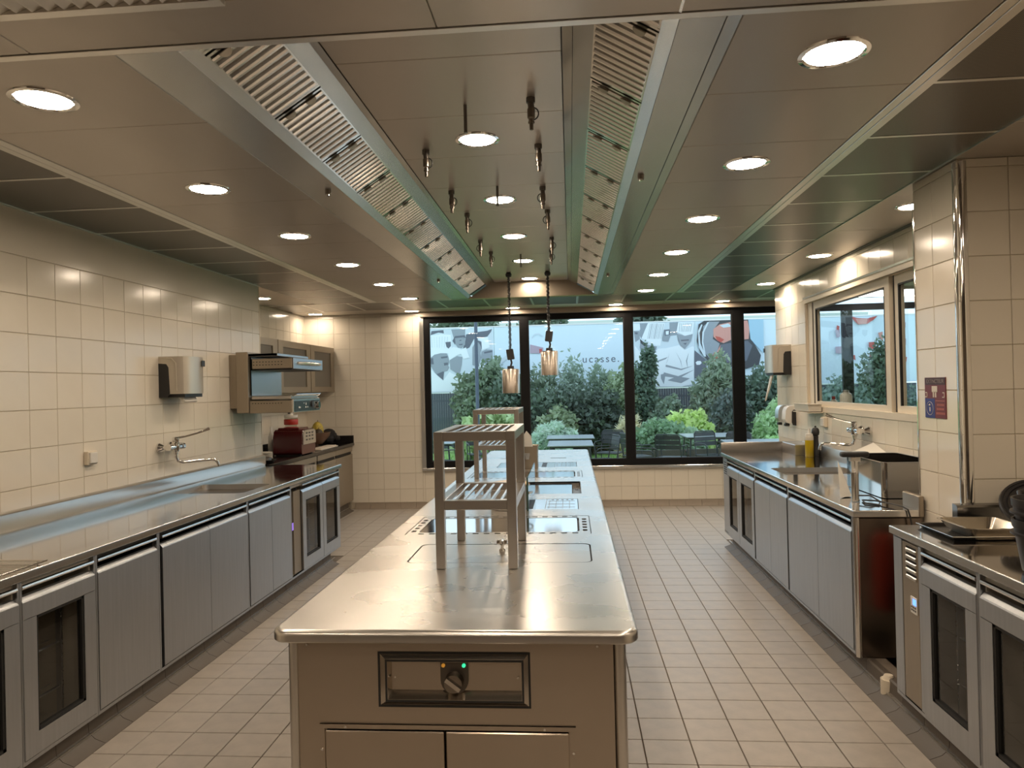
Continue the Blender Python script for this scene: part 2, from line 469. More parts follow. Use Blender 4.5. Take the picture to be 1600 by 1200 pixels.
MB().add([(.035, Y0, 2.797), (.0, Y0, 2.818), (.0, Y1, 2.818), (.035, Y1, 2.797)], [(0, 1, 2, 3)]).build('edge_strip', steel_hood, hd)
MB().add([(-1.155, Y1, H), (.335, Y1, H), (.0, Y1, HC), (-.878, Y1, HC)], [(0, 1, 2, 3)]).add([(-1.155, Y1 + .03, H - .01), (.335, Y1 + .03, H - .01), (.335, Y1, H), (-1.155, Y1, H)], [(0, 1, 2, 3)]).build('end_panel', taupe, hd)
MB().add([(-1.155, Y0, H), (.335, Y0, H), (.0, Y0, HC), (-.878, Y0, HC)], [(0, 1, 2, 3)]).build('end_panel', taupe, hd)
for side, (A, B) in (('left', ((-1.118, 2.664), (-.935, 2.7805))), ('right', ((.29, 2.649), (.105, 2.757)))):
    # dark void behind the filters
    dx, dz = B[0] - A[0], B[1] - A[1]; L = math.hypot(dx, dz)
    nx, nz = (dz / L, -dx / L) if dx > 0 else (-dz / L, dx / L)
    if nz > 0: nx, nz = -nx, -nz
    MB().add([(A[0] - nx * .021, Y0, A[1] - nz * .021), (B[0] - nx * .021, Y0, B[1] - nz * .021), (B[0] - nx * .021, Y1, B[1] - nz * .021), (A[0] - nx * .021, Y1, A[1] - nz * .021)], [(0, 1, 2, 3)]).build('plenum', rubber, hd)
    def P(v, y, n): return (A[0] + dx * v + nx * n, y, A[1] + dz * v + nz * n)
    def baffle(y):
        w, h = .0150, .010
        sec = [(-w, -.02), (-w * .78, h * .55), (-w * .35, h), (w * .35, h), (w * .78, h * .55), (w, -.02)]
        m_ = MB(); n = len(sec)
        m_.add([P(.03, y + a, q) for a, q in sec] + [P(.97, y + a, q) for a, q in sec], [(k, k + 1, n + k + 1, n + k) for k in range(n - 1)] + [tuple(range(n)), tuple(range(n, 2 * n))])
        return m_
    def slab(v0, v1, y0, y1, n0, n1):
        q = [P(v, y, n) for n in (n0, n1) for v, y in ((v0, y0), (v1, y0), (v1, y1), (v0, y1))]
        return MB().add(q, [(3, 2, 1, 0), (4, 5, 6, 7), (0, 1, 5, 4), (1, 2, 6, 5), (2, 3, 7, 6), (3, 0, 4, 7)])
    base = None
    for k in range(-1, 11):
        ya, yb = 2.167 + .5365 * k + .006, 2.167 + .5365 * (k + 1) - .006
        lab = '%s ribbed baffle filter from the near end in the %s row of the hood' % (ORD[k + 1], side)
        if base is None:
            base = thing('baffle_filter', lab, 'filter', ((A[0] + B[0]) / 2, (ya + yb) / 2, (A[1] + B[1]) / 2), 'baffle filters of the %s hood row' % side)
            for q in range(11):
                baffle(ya + .036 + .0458 * q).build('baffle', steel_baffle, base)
            fr = slab(0, .035, ya, yb, -.012, .003); e = slab(.965, 1, ya, yb, -.012, .003)
            fr.add(e.v, e.f); e = slab(0, 1, ya, ya + .012, -.012, .004); fr.add(e.v, e.f); e = slab(0, 1, yb - .012, yb, -.012, .004); fr.add(e.v, e.f)
            fr.build('frame', steel_baffle, base)
            for v in (.27, .72):
                m_ = MB(); pts = []
                for t_ in range(9):
                    an = PI * t_ / 8
                    pts.append((v + .115 * math.cos(an) * .9, ya + .008 + .036 * math.sin(an)))
                n = len(pts)
                m_.add([P(a, y, .014) for a, y in pts] + [P(a, y, .017) for a, y in pts], [tuple(range(n)), tuple(range(n, 2 * n))] + [(i, (i + 1) % n, n + (i + 1) % n, n + i) for i in range(n)])
                m_.build('handle', taupe, base)
        else:
            dup(base, (0, .5365 * (k + 1), 0), lab)

# ------------------------------------------------------------------ downlights
dl = thing('downlight', '-', 'light', (0, 0, 0), 'round recessed downlights')
MB().lathe(0, 0, [(.088, -.002), (.094, -.008), (.108, -.005), (.110, .002)], 40).build('ring', chrome, dl)
MB().lathe(0, 0, [(.0001, -.0035), (.086, -.0035), (.087, 0.001)], 40).build('diffuser', glow, dl)
dl['label'] = 'placeholder'
first = [True]
def light(x, y, z, label):
    if first[0]:
        dl.location = (x, y, z); dl['label'] = label; first[0] = False; return
    c = dup(dl, (0, 0, 0), label); c.location = (x, y, z)
    return c
dim_me = [None]
def small(c):
    """the weaker lamps near the walls"""
    q = [k for k in c.children if k.name.startswith('diffuser')][0]
    if dim_me[0] is None:
        dim_me[0] = q.data.copy(); dim_me[0].materials[0] = glow_small
    q.data = dim_me[0]
for row, X, Z in (('left ceiling row, beside the perforated strip on the sink side', -1.80, H), ('right ceiling row, between hood and the perforated strip', .86, H), ('raised centre row inside the hood', -.425, HC)):
    for k in range(6):
        if Z == HC and k == 0: continue
        light(X, 2.36 + 1.14 * k, Z, '%s downlight from the camera in the %s' % (ORD[k if Z == H else k - 1], row.split(',')[0]))
for k, x in enumerate((-3.37, -2.06, -.725, .61, 1.96)):
    small(light(x, 9.36, H, '%s small downlight from the left above the window wall' % ORD[k]))
for k, y in enumerate((4.53, 6.19, 7.84)):
    light(2.10, y, H, '%s downlight from the column over the right counter' % ORD[k])
small(light(-3.34, 7.62, H, 'downlight over the wall cabinets, half hidden by the left wall'))
for x in (-1.8, -.4, .86):  # unseen lamps carrying the rows on, added for lighting
    for y in (1.22, .08, -1.06):
        light(x, y, H, 'downlight in the ceiling behind the camera, out of view')
light(2.0, 1.2, H, 'downlight over the near right counter, out of view')
# ------------------------------------------------------------------ window wall (black frames) and partition window
def window_wall():
    w = struct('window_1', MB().box(-1.955, 5.2, YB - .02, YB + .06, 2.50, 2.572), black)
    MB().box(-1.955, 5.2, YB - .02, YB + .06, .542, .622).build('bottom_frame', black, w)
    for a, b in ((-1.955, -1.885), (-.65, -.546), (.724, .833), (2.123, 2.262), (3.52, 3.63), (5.09, 5.2)):
        MB().box(a, b, YB - .022, YB + .06, .54, 2.572).build('post', black, w)
    for a, b in ((-1.885, -.65), (-.546, .724), (.833, 2.123), (2.262, 3.52), (3.63, 5.09)):
        MB().add([(a, YB + .02, .622), (b, YB + .02, .622), (b, YB + .02, 2.50), (a, YB + .02, 2.50)], [(0, 1, 2, 3)]).build('pane', glass_win, w)
        MB().box(a, a + .012, YB - .012, YB + .02, .622, 2.5).box(b - .012, b, YB - .012, YB + .02, .622, 2.5).box(a, b, YB - .012, YB + .02, .622, .632).box(a, b, YB - .012, YB + .02, 2.49, 2.5).build('gasket', rubber, w)
    struct('trim_3', MB().rbox(-2.01, 2.75, YB - .05, YB + .01, .500, .540, .006), steel_edge)
    struct('trim_4', MB().box(-2.012, -1.985, YB - .035, YB + .02, .50, 2.6).box(-1.984, -1.957, YB - .028, YB + .02, .54, 2.6), steel_pale)
window_wall()

def partition_window():
    w = struct('window_2', MB().box(2.31, 2.44, 4.55, 7.30, 2.352, 2.40), cream_pl)
    MB().box(2.315, 2.44, 4.55, 7.30, 1.302, 1.352).build('sill', cream_pl, w)
    MB().box(2.345, 2.42, 7.17, 7.296, 1.352, 2.352).build('jamb', cream_pl, w)
    MB().box(2.345, 2.42, 4.56, 4.60, 1.352, 2.352).build('jamb', cream_pl, w)
    MB().box(2.315, 2.325, 4.55, 7.29, 2.352, 2.37).build('rail', steel_edge, w)
    MB().box(2.305, 2.322, 4.5, 7.32, 2.395, 2.412).build('drip_rail', steel_edge, w)
    for n, (a, b, x) in enumerate(((5.50, 7.15, 2.372), (4.58, 5.46, 2.394))):
        MB().box(x - .02, x + .02, a, a + .085, 1.352, 2.352).box(x - .02, x + .02, b - .065, b, 1.352, 2.352).box(x - .02, x + .02, a + .085, b - .065, 1.352, 1.40).box(x - .02, x + .02, a + .085, b - .065, 2.28, 2.352).build('sash', cream_pl, w)
        MB().box(x - .022, x - .004, b - .069, b - .058, 1.40, 2.28).box(x - .022, x - .004, a + .08, a + .09, 1.40, 2.28).box(x - .022, x - .004, a + .08, b - .06, 2.272, 2.284).box(x - .023, x + .01, b + .001, b + .012, 1.352, 2.352).build('gasket', rubber, w)
        MB().add([(x, a + .085, 1.40), (x, b - .065, 1.40), (x, b - .065, 2.28), (x, a + .085, 2.28)], [(0, 1, 2, 3)]).build('pane', glass_in, w)
partition_window()
# the neighbouring room seen through it
struct('floor_neighbour', MB().box(2.44, 5.4, 3.7, YB + .1, -.08, 0), floor_m)
struct('ceiling_neighbour', MB().box(2.44, 5.4, 3.7, YB + .1, 2.66, 2.80), concrete)
struct('wall_neighbour', MB().box(5.2, 5.3, 3.7, YB + .1, 0, 2.8), panel_paint)
struct('wall_neighbour_front', MB().box(2.44, 5.3, 3.6, 3.7, 0, 2.8), panel_paint)
struct('wall_neighbour_sill', MB().box(2.76, 5.3, YB, YB + .08, 0, .54), panel_paint)
tube_glow = mat('tube_glow', (1, 1, 1), .5, emit=((1, .97, .9), 7))
for k, (x, y) in enumerate(((3.72, 8.95), (4.22, 9.05))):
    t = thing('ceiling_light', 'flat white luminaire of the next room, behind the %s partition pane' % ('left', 'right')[k], 'light', (x, y, 2.66))
    MB().rbox(x - .32, x + .32, y - .32, y + .32, 2.625, 2.66, .004).build('frame', white_pl, t)
    MB().box(x - .29, x + .29, y - .29, y + .29, 2.618, 2.626).build('diffuser', tube_glow, t)

# ------------------------------------------------------------------ base cabinets
def unit(name, label, cat, xf, s, y0, y1, doors, group=None, depth=.62, ztop=.858, m=None, slim=False):
    """xf = door face, s = +1 faces +x, -1 faces -x.  doors: list of (y0, y1, 'solid' | 'glass')"""
    m = m or steel_door
    xb = xf - s * depth; X = lambda d: xf - s * d
    t = thing(name, label, cat, ((xf + xb) / 2, (y0 + y1) / 2, .11), group)
    MB().box(X(.02), xb, y0, y0 + .016, .112, ztop).box(X(.02), xb, y1 - .016, y1, .112, ztop).box(X(.02), xb, y0, y1, .112, .13) \
        .box(xb + s * .012, xb, y0, y1, .112, ztop).box(X(.0225), X(.10), y0, y1, ztop - .03, ztop).build('carcass', inner_steel if any(q[2] == 'glass' for q in doors) else dark_steel, t)
    MB().box(X(.0), X(.021), y0, y0 + .012, .112, ztop).box(X(0), X(.021), y1 - .012, y1, .112, ztop).box(X(.0), X(.021), y0 + .012, y1 - .012, .112, .128).build('face_frame', m, t)
    for a, b, kind in doors:
        prof = lambda z0: [(X(.020), z0), (X(-.002), z0), (X(-.004), z0 + .004), (X(-.004), .772), (X(-.001), .778), (X(.012), .792), (X(.030), .795), (X(.030), z0)]
        if kind == 'solid':
            d = MB().prism(prof(.132), 'y', a, b).build('door', m, t, sharp=12)
        else:
            d = MB().prism(prof(.70), 'y', a, b).box(X(-.004), X(.028), a, b, .132, .222).box(X(-.004), X(.028), a, a + .075, .222, .70).box(X(-.004), X(.028), b - .075, b, .222, .70).build('door', m, t, sharp=12)
            g = .012
            MB().box(X(.0), X(.024), a + .075, b - .075, .222, .222 + g).box(X(0), X(.024), a + .075, b - .075, .70 - g, .70).box(X(0), X(.024), a + .075, a + .075 + g, .222, .70).box(X(0), X(.024), b - .075 - g, b - .075, .222, .70).build('gasket', rubber, d)
            MB().add([(X(.010), a + .08, .226), (X(.010), b - .08, .226), (X(.010), b - .08, .696), (X(.010), a + .08, .696)], [(0, 1, 2, 3)]).build('pane', glass_door, d)
            # racking uprights with their keyholes, and wire shelves
            for yy in (a + .10, b - .10):
                MB().box(X(.09), X(.115), yy - .006, yy + .006, .14, .80).build('upright', steel_door, t)
            ks = MB()
            for yy in (a + .10, b - .10):
                for q in range(8):
                    for dz in (0, .018): ks.cyl((X(.0895), yy, .24 + .062 * q + dz), (X(.087), yy, .24 + .062 * q + dz), .0042, n=6)
            stuff(ks.build('keyhole', chrome, t))
            for zz in (.30, .50):
                sh = MB()
                for q in range(9): sh.tube([(X(.11 + .05 * q), a + .09, zz), (X(.11 + .05 * q), b - .09, zz)], .0025, 5)
                sh.tube([(X(.10), a + .09, zz), (X(.10), b - .09, zz)], .004, 6)
                sh.build('wire_shelf', steel_door, t)
        MB().prism([(X(.004), .822), (X(-.003), .826), (X(-.005), .832), (X(-.003), .839), (X(.006), .842), (X(.024), .830), (X(.024), .822)], 'y', a + .002, b - .002).build('pull_rail', steel_edge, t)
    return t
LX = -2.235
unit('refrigerated_cabinet', 'glass-door fridge at the near left corner, cut by the frame edge', 'fridge', LX, 1, 2.16, 2.735, [(2.25, 2.725, 'glass')])
unit('refrigerated_cabinet', 'glass-door fridge under the wire rack at the near end of the left counter', 'fridge', LX, 1, 2.737, 3.20, [(2.747, 3.190, 'glass')])
unit('base_cabinet', 'single solid steel door cabinet beside the glass fridge on the left', 'cabinet', LX, 1, 3.202, 3.715, [(3.215, 3.70, 'solid')])
unit('base_cabinet', 'wide double-door steel cabinet in front of the light switch, left counter', 'cabinet', LX, 1, 3.717, 4.79, [(3.75, 4.265, 'solid'), (4.268, 4.778, 'solid')])
unit('base_cabinet', 'double-door steel cabinet beneath the left sink', 'cabinet', LX, 1, 4.792, 5.555, [(4.81, 5.182, 'solid'), (5.186, 5.54, 'solid')])
c = unit('refrigerated_cabinet', 'two narrow glass doors with taupe machine panel at the far left end', 'fridge', LX, 1, 5.557, 6.765, [(5.80, 6.285, 'glass'), (6.292, 6.752, 'glass')])
MB().box(LX - .03, LX - .012, 5.64, 5.785, .135, .80).build('machine_panel', taupe, c)
MB().box(LX - .001, LX + .002, 5.573, 5.60, .50, .56).build('display', mat('display_violet', (.3, .2, .6), .4, emit=((.35, .2, 1), .5)), c)
RX = 1.502
unit('base_cabinet', 'double solid-door cabinet at the near end of the right sink counter', 'cabinet', RX, -1, 4.03, 5.185, [(4.045, 4.585, 'solid'), (4.589, 5.165, 'solid')])
unit('base_cabinet', 'narrow double-door cabinet in the middle under the right sink', 'cabinet', RX, -1, 5.187, 6.10, [(5.215, 5.645, 'solid'), (5.649, 6.085, 'solid')])
c = unit('refrigerated_cabinet', 'glass double-door fridge at the window end of the right counter', 'fridge', RX, -1, 6.102, 7.33, [(6.135, 6.66, 'glass'), (6.668, 7.14, 'glass')])
MB().box(RX + .0, RX + .012, 7.15, 7.315, .135, .85).build('machine_panel', steel_door, c)
v = MB()
for q in range(6): v.box(RX - .002, RX + .001, 7.17, 7.29, .70 + .022 * q, .708 + .022 * q)
v.build('louvre', black, c)
# near right refrigerated counter
NX = 1.512
c = unit('refrigerated_cabinet', 'glass-door fridge with vent and blue display nearest the column', 'fridge', NX, -1, 2.845, 3.555, [(2.857, 3.283, 'glass')])
MB().rbox(NX - .001, NX + .012, 3.315, 3.465, .135, .850, .002).build('machine_panel', taupe, c)
MB().rbox(NX - .002, NX + .012, 3.470, 3.541, .13, .855, .002).build('side_stile', steel_door, c)
MB().rbox(NX - .002, NX + .012, 3.286, 3.311, .13, .855, .002).build('side_stile', steel_door, c)
v = MB()
for q in range(5):
    v.prism([(NX - .001, .690 + .030 * q), (NX - .006, .694 + .030 * q), (NX - .006, .704 + .030 * q), (NX - .001, .708 + .030 * q)], 'y', 3.33, 3.425)
v.build('louvre', steel_pale, c)
v = MB()
for q in range(5): v.box(NX - .002, NX - .0005, 3.33, 3.425, .708 + .030 * q, .718 + .030 * q)
v.build('louvre_gap', black, c)
MB().rbox(NX - .006, NX - .0005, 3.325, 3.385, .545, .62, .002).build('control_pad', white_pl, c)
MB().box(NX - .0075, NX - .006, 3.33, 3.36, .585, .612).build('display', mat('display_blue', (.02, .05, .3), .3, emit=((.1, .25, 1), 2.5)), c)
v = MB()
for q in range(3): v.box(NX - .0075, NX - .006, 3.332 + .017 * q, 3.342 + .017 * q, .557, .565).box(NX - .0075, NX - .006, 3.332 + .017 * q, 3.342 + .017 * q, .570, .578)
v.build('key', dark_steel, c)
unit('refrigerated_cabinet', 'second glass-door fridge from the column on the near right', 'fridge', NX, -1, 2.36, 2.843, [(2.372, 2.828, 'glass')])
unit('refrigerated_cabinet', 'glass-door fridge of the near right counter, mostly outside the frame', 'fridge', NX, -1, 1.87, 2.358, [(1.885, 2.345, 'glass')])

# ------------------------------------------------------------------ worktops
def bullnose(pts, h=.038, r=.009, inset=.045):
    """rim swept round a closed rectangle-like outline: flat lip, rounded edge, apron"""
    m_ = MB(); n = len(pts)
    P_ = [Vector((p[0], p[1])) for p in pts]
    nor = []
    for i in range(n):
        a = (P_[i] - P_[i - 1]); b = (P_[(i + 1) % n] - P_[i])
        a.normalize(); b.normalize()
        na, nb = Vector((a.y, -a.x)), Vector((b.y, -b.x)); q = na + nb
        q = q / max(.3, q.length_squared / 2) if q.length > 1e-6 else na
        nor.append(q)
    prof = [(-inset, 0)] + [(-r + r * math.sin(t), -r + r * math.cos(t)) for t in (0, PI / 8, PI / 4, 3 * PI / 8, PI / 2)] + [(0, -h + .004), (-.004, -h), (-.03, -h)]
    return prof, P_, nor
def worktop(name, label, outer, holes, z, m, edge=steel_edge, h=.038, r=.006):
    """outer is counter-clockwise"""
    xs = [p[0] for p in outer]; ys = [p[1] for p in outer]
    t = thing(name, label, 'worktop', ((min(xs) + max(xs)) / 2, (min(ys) + max(ys)) / 2, z - h))
    prof, P_, nor = bullnose(outer, h, r)
    n = len(P_); inner = [tuple(P_[i] + nor[i] * -r) for i in range(n)]
    MB().sheet(inner, holes, z, .012).build('top', m, t)
    rim = MB(); pr = prof[1:]
    rim.add([(P_[i].x + nor[i].x * d, P_[i].y + nor[i].y * d, z + e) for d, e in pr for i in range(n)],
            [(a * n + i, a * n + (i + 1) % n, (a + 1) * n + (i + 1) % n, (a + 1) * n + i) for a in range(len(pr) - 1) for i in range(n)])
    rim.build('edge', edge, t, sharp=40)
    MB().sheet(inner, [], z - h).build('underside', dark_steel, t)
    return t
def basin(t, x0, x1, y0, y1, z, d, r=.05):
    b = MB(); o = rrect(x0, x1, y0, y1, r); i2 = rrect(x0 + .012, x1 - .012, y0 + .012, y1 - .012, r)
    n = len(o)
    b.add([(p[0], p[1], z) for p in o] + [(p[0], p[1], z - d) for p in i2], [(k, (k + 1) % n, n + (k + 1) % n, n + k) for k in range(n)] + [tuple(range(n, 2 * n))])
    q = b.build('basin', steel, t)
    MB().lathe((x0 + x1) / 2, (y0 + y1) / 2, [(.0001, z - d + .002), (.03, z - d + .002), (.04, z - d + .006), (.045, z - d + .001)], 20).build('drain', chrome, q)
wt = worktop('worktop', 'long polished steel worktop with sink and low upstand along the left wall', rect(-2.985, -2.222, 2.155, 6.80), [rrect(-2.87, -2.32, 4.90, 5.40, .05)], .90, steel_mirror)
basin(wt, -2.87, -2.32, 4.90, 5.40, .90, .22)
MB().prism([(-2.972, .90), (-2.965, .915), (-2.965, .993), (-2.972, 1.0), (-2.994, 1.006), (-2.994, .90)], 'y', 2.155, 6.775).build('upstand', steel, wt)
ro = [(1.487, 3.972), (1.845, 3.972), (1.845, 4.036), (2.302, 4.036), (2.302, 7.352), (1.487, 7.352)]
wr_t = worktop('worktop', 'polished steel worktop with sink beneath the partition window on the right', ro, [rrect(1.585, 2.16, 5.52, 5.96, .05)], .90, steel_mirror)
basin(wr_t, 1.585, 2.16, 5.52, 5.96, .90, .20)
MB().prism([(2.262, .90), (2.266, .99), (2.272, 1.0), (2.312, 1.0), (2.312, .90)], 'y', 4.04, 7.352).build('upstand', steel, wr_t)
MB().prism([(7.330, .90), (7.330, .99), (7.336, 1.0), (7.352, 1.0), (7.352, .90)], 'x', 1.487, 2.30).build('end_upstand', mat('upstand_dark', (.30, .29, .28), .25, 1), wr_t)  # darker base colour stands in for the dim room this face mirrors
MB().rbox(2.08, 2.262, 6.93, 7.33, .90, 1.0, .004).build('corner_ledge', steel, wr_t)
MB().rbox(1.822, 1.848, 3.965, 4.16, .862, .975, .005).build('end_post', taupe, wr_t)
ep = one('end_panel', MB().rbox(1.50, 1.852, 3.985, 4.026, .112, .858, .003), mat('dark_mirror_steel', (.20, .17, .145), .24, 1), 'dark smooth steel end panel closing the right sink counter', 'panel')
MB().cyl((1.508, 3.992, .115), (1.508, 3.992, .86), .016, n=16).build('corner_post', steel_edge, ep)
nt_ = worktop('worktop', 'steel worktop with trays and tubs on the near right', rect(1.502, 2.30, 1.865, 3.578), [], .90, steel_mirror)
MB().prism([(3.545, .90), (3.545, .985), (3.552, .995), (3.590, .998), (3.590, .90)], 'x', 1.80, 2.30).build('upstand', mat('upstand_dark', (.30, .29, .28), .25, 1), nt_)

# ------------------------------------------------------------------ the island
IX0, IX1, IY0, IY1, IZ = -.905, .178, 2.056, 7.985, .90
outer = [p for p in rrect(IX0, IX1, IY0, IY1, .055, 8)]
holes = [rrect(-.682, .072, 2.868, 3.214, .035), rrect(-.815, .084, 3.424, 3.905, .006, 1), rrect(-.66, .031, 4.115, 4.488, .004, 1), rrect(-.80, .056, 4.703, 5.303, .008, 1), rrect(-.815, .078, 5.53, 5.985, .006, 1), rrect(-.66, .04, 6.27, 6.66, .004, 1),
         rect(-.21, -.056, 7.035, 7.075), rect(-.70, -.57, 7.035, 7.075)]
isl = worktop('cooking_island', 'long steel cooking island with griddles and rounded worktop in the middle', outer, holes, IZ, steel_top, steel_top, .036, .016)
isl['category'] = 'island'
g = .004
def inset(name, x0, x1, y0, y1, r, m, dz=-.0008, hole=None, slots=()):
    b = MB().sheet(rrect(x0 + g, x1 - g, y0 + g, y1 - g, r), ([hole] if hole else []) + [rect(*q) for q in slots], IZ + dz, .008)
    return b.build(name, m, isl)
MB().box(IX0 + .06, IX1 - .06, 2.2, 4.69, IZ - .0135, IZ - .0125).box(IX0 + .06, IX1 - .06, 5.315, 7.9, IZ - .0135, IZ - .0125).build('groove_bottom', rubber, isl)
g = .0065
lid = inset('lid_plate', -.682, .072, 2.868, 3.214, .031, steel_top)
g = .004
def griddle(y0, y1, x0, x1):
    sl = []
    n = 15; w = (x1 - x0 - .10) / n
    for k in range(n):
        xa = x0 + .05 + w * k
        sl.append((xa + w * .22, xa + w * .76, y0 + .014, y0 + .036)); sl.append((xa + w * .22, xa + w * .76, y1 - .034, y1 - .014))
    for xe in (x0 + .017, x1 - .040):
        for k in range(5):
            yy = y0 + .06 + (y1 - y0 - .12) * k / 5
            sl.append((xe, xe + .022, yy + .012, yy + (y1 - y0 - .12) / 5 - .022))
    inset('griddle_rim', x0, x1, y0, y1, .004, steel_top, hole=rrect(x0 + .056, x1 - .056, y0 + .055, y1 - .050, .025), slots=sl)
    MB().sheet(rrect(x0 + .060, x1 - .066, y0 + .060, y1 - .055, .022), [], IZ - .002).build('griddle_plate', steel_mirror, isl)
griddle(3.424, 3.905, -.815, .084)
griddle(5.53, 5.985, -.815, .078)
for (y0, y1, x0, x1) in ((4.115, 4.488, -.66, .031), (6.27, 6.66, -.66, .04)):
    wd = x1 - x0; lines = []
    xm = x0 + wd * .72
    for k in range(4): lines.append((xm + .02 + k * .040, xm + .0225 + k * .040, y0 + .03, y1 - .05))
    for k in range(3): lines.append((xm + .012, x1 - .02, y0 + .07 + k * .11, y0 + .076 + k * .11))
    lines += [(xm, xm + .003, y0 + .02, y1 - .02), (x0 + .14, x0 + .143, y0 + .03, y1 - .03), (x0 + .34, x0 + .343, y0 + .03, y1 - .03)]
    lines += [(xm + .03 + .03 * k, xm + .045 + .03 * k, y1 - .042, y1 - .022) for k in range(5)]
    # lines crossing would break the sheet: keep the engraving as shallow strips laid in
    p = inset('hob_plate', x0, x1, y0, y1, .003, mat('hob_steel', (.62, .62, .62), .17, 1))
    e = MB()
    for a, b, c_, d_ in lines: e.box(a, b, c_, d_, IZ - .0008, IZ - .0002)
    stuff(e.build('engraving', dark_steel, p))
    MB().box(x0 + wd * .56, x0 + wd * .62, y0 + .02, y1 - .02, IZ - .0008, IZ - .0002).build('glass_strip', black, p)
MB().box(-.80, .056, 4.703, 5.303, IZ - .062, IZ - .060).build('well_floor', steel, isl)
wl_ = MB(); o = rrect(-.80, .056, 4.703, 5.303, .008, 1); n = len(o)
wl_.add([(p[0], p[1], IZ) for p in o] + [(p[0], p[1], IZ - .06) for p in o], [(k, (k + 1) % n, n + (k + 1) % n, n + k) for k in range(n)]).build('well_wall', steel, isl)
MB().rbox(-.79, -.002, 4.725, 5.290, IZ - .03, IZ - .012, .004).build('well_plate', steel_mirror, isl)
MB().cyl((.028, 4.86, IZ - .06), (.028, 4.86, IZ - .035), .012, n=10).cyl((.028, 5.12, IZ - .06), (.028, 5.12, IZ - .035), .012, n=10).build('valve', chrome, isl)
# base of the island
front = mat('island_front_steel', (.46, .40, .33), .30, 1, noise=((1.5, 1.5, 3), .03, 0), brushed=(.75, (0, 0, 1)))
FY = 2.132
b = MB()
for a, c_, d_, e_ in ((-.845, -.594, .12, .862), (-.142, .107, .12, .862), (-.594, -.142, .81, .862), (-.594, -.142, .596, .652), (-.594, -.142, .12, .13)):
    b.box(a, c_, FY, FY + .012, d_, e_)
b.build('front_panel', front, isl)
MB().box(-.84, .102, FY + .06, 7.9, .12, .82).build('core', dark_steel, isl)
for x in (-.862, .126): MB().cyl((x, FY + .022, .06), (x, FY + .022, .863), .0195, n=18).build('corner_post', steel, isl)
# outward face frame and its two doors
b = MB()
for a, c_, d_, e_ in ((-.781, -.765, .13, .583), (-.025, -.008, .13, .583), (-.781, -.008, .583, .596)): b.box(a, c_, FY - .006, FY + .004, d_, e_)
b.build('door_frame', front, isl)
for a, c_ in ((-.762, -.400), (-.394, -.028)):
    d = MB().rbox(a, c_, FY - .012, FY + .008, .135, .579, .003).build('door', front, isl)
for x, z in ((-.815, .835), (.06, .835), (-.70, .588), (-.10, .588), (-.774, .52), (-.016, .52)):
    MB().cyl((x, FY - .008, z), (x, FY - .004, z), .004, n=8).build('screw', steel_edge, isl)
# recessed control box
b = MB()
x0, x1, z0, z1 = -.594, -.142, .652, .81
X0, X1, Z0, Z1 = -.570, -.160, .672, .792
b.add([(x0, FY, z0), (x1, FY, z0), (x1, FY, z1), (x0, FY, z1), (X0, FY - .014, Z0), (X1, FY - .014, Z0), (X1, FY - .014, Z1), (X0, FY - .014, Z1),
       (X0 + .004, FY - .014, Z0 + .004), (X1 - .004, FY - .014, Z0 + .004), (X1 - .004, FY - .014, Z1 - .004), (X0 + .004, FY - .014, Z1 - .004),
       (X0 + .012, FY + .012, Z0 + .024), (X1 - .006, FY + .012, Z0 + .024), (X1 - .006, FY + .012, Z1 - .004), (X0 + .012, FY + .012, Z1 - .004)],
      [q for a in (0, 4, 8) for q in [(a + k, a + (k + 1) % 4, a + 4 + (k + 1) % 4, a + 4 + k) for k in range(4)]])
gk = MB()
for q0, q1, q2, q3, yy in ((x0 - .004, x1 + .004, z0 - .004, z1 + .004, FY - .001), (X0 - .003, X1 + .003, Z0 - .003, Z1 + .003, FY - .0135)):
    gk.box(q0, q0 + .006, yy - .001, yy, q2, q3).box(q1 - .006, q1, yy - .001, yy, q2, q3).box(q0 + .0062, q1 - .0062, yy - .001, yy, q2, q2 + .006).box(q0 + .0062, q1 - .0062, yy - .001, yy, q3 - .006, q3)
stuff(gk.build('gasket_line', rubber, isl))  # thin black gasket lines outlining the outer and inner frame
b.build('control_frame', mat('polished_frame', (.50, .46, .41), .14, 1), isl, sharp=15)
MB().box(X0 + .01, X1 - .004, FY + .011, FY + .016, Z0 + .015, Z1).build('control_panel', front, isl)
k = [(-.4085, .785), (-.3245, .785), (-.3245, .729)] + [(-.3665 + .042 * math.cos(t), .729 + .044 * math.sin(t)) for t in [-PI * q / 12 for q in range(1, 12)]] + [(-.4085, .729)]
sh = MB().prism(k[::-1], 'y', FY + .003, FY + .011).build('dial_plate', mat('dial_plate', (.12, .105, .09), .3, .8), isl)
MB().cyl((-.3665, FY + .003, .727), (-.3665, FY - .026, .727), .0285, .0265, n=28).build('knob', mat('knob_metal', (.28, .25, .22), .2, 1), sh)
MB().prism([(-.3665 + math.cos(2.5) * .026 + math.sin(2.5) * .006, .727 + math.sin(2.5) * .026 - math.cos(2.5) * .006), (-.3665 + math.cos(2.5) * .026 - math.sin(2.5) * .006, .727 + math.sin(2.5) * .026 + math.cos(2.5) * .006),
            (-.3665 - math.cos(2.5) * .026 - math.sin(2.5) * .006, .727 - math.sin(2.5) * .026 + math.cos(2.5) * .006), (-.3665 - math.cos(2.5) * .026 + math.sin(2.5) * .006, .727 - math.sin(2.5) * .026 - math.cos(2.5) * .006)], 'y', FY - .035, FY - .025).build('knob_grip', chrome, sh)
MB().cyl((-.399, FY + .003, .773), (-.399, FY - .002, .773), .0055, n=12).build('amber_lamp', mat('amber', (.55, .25, .05), .3, emit=((1, .45, .05), .25)), sh)
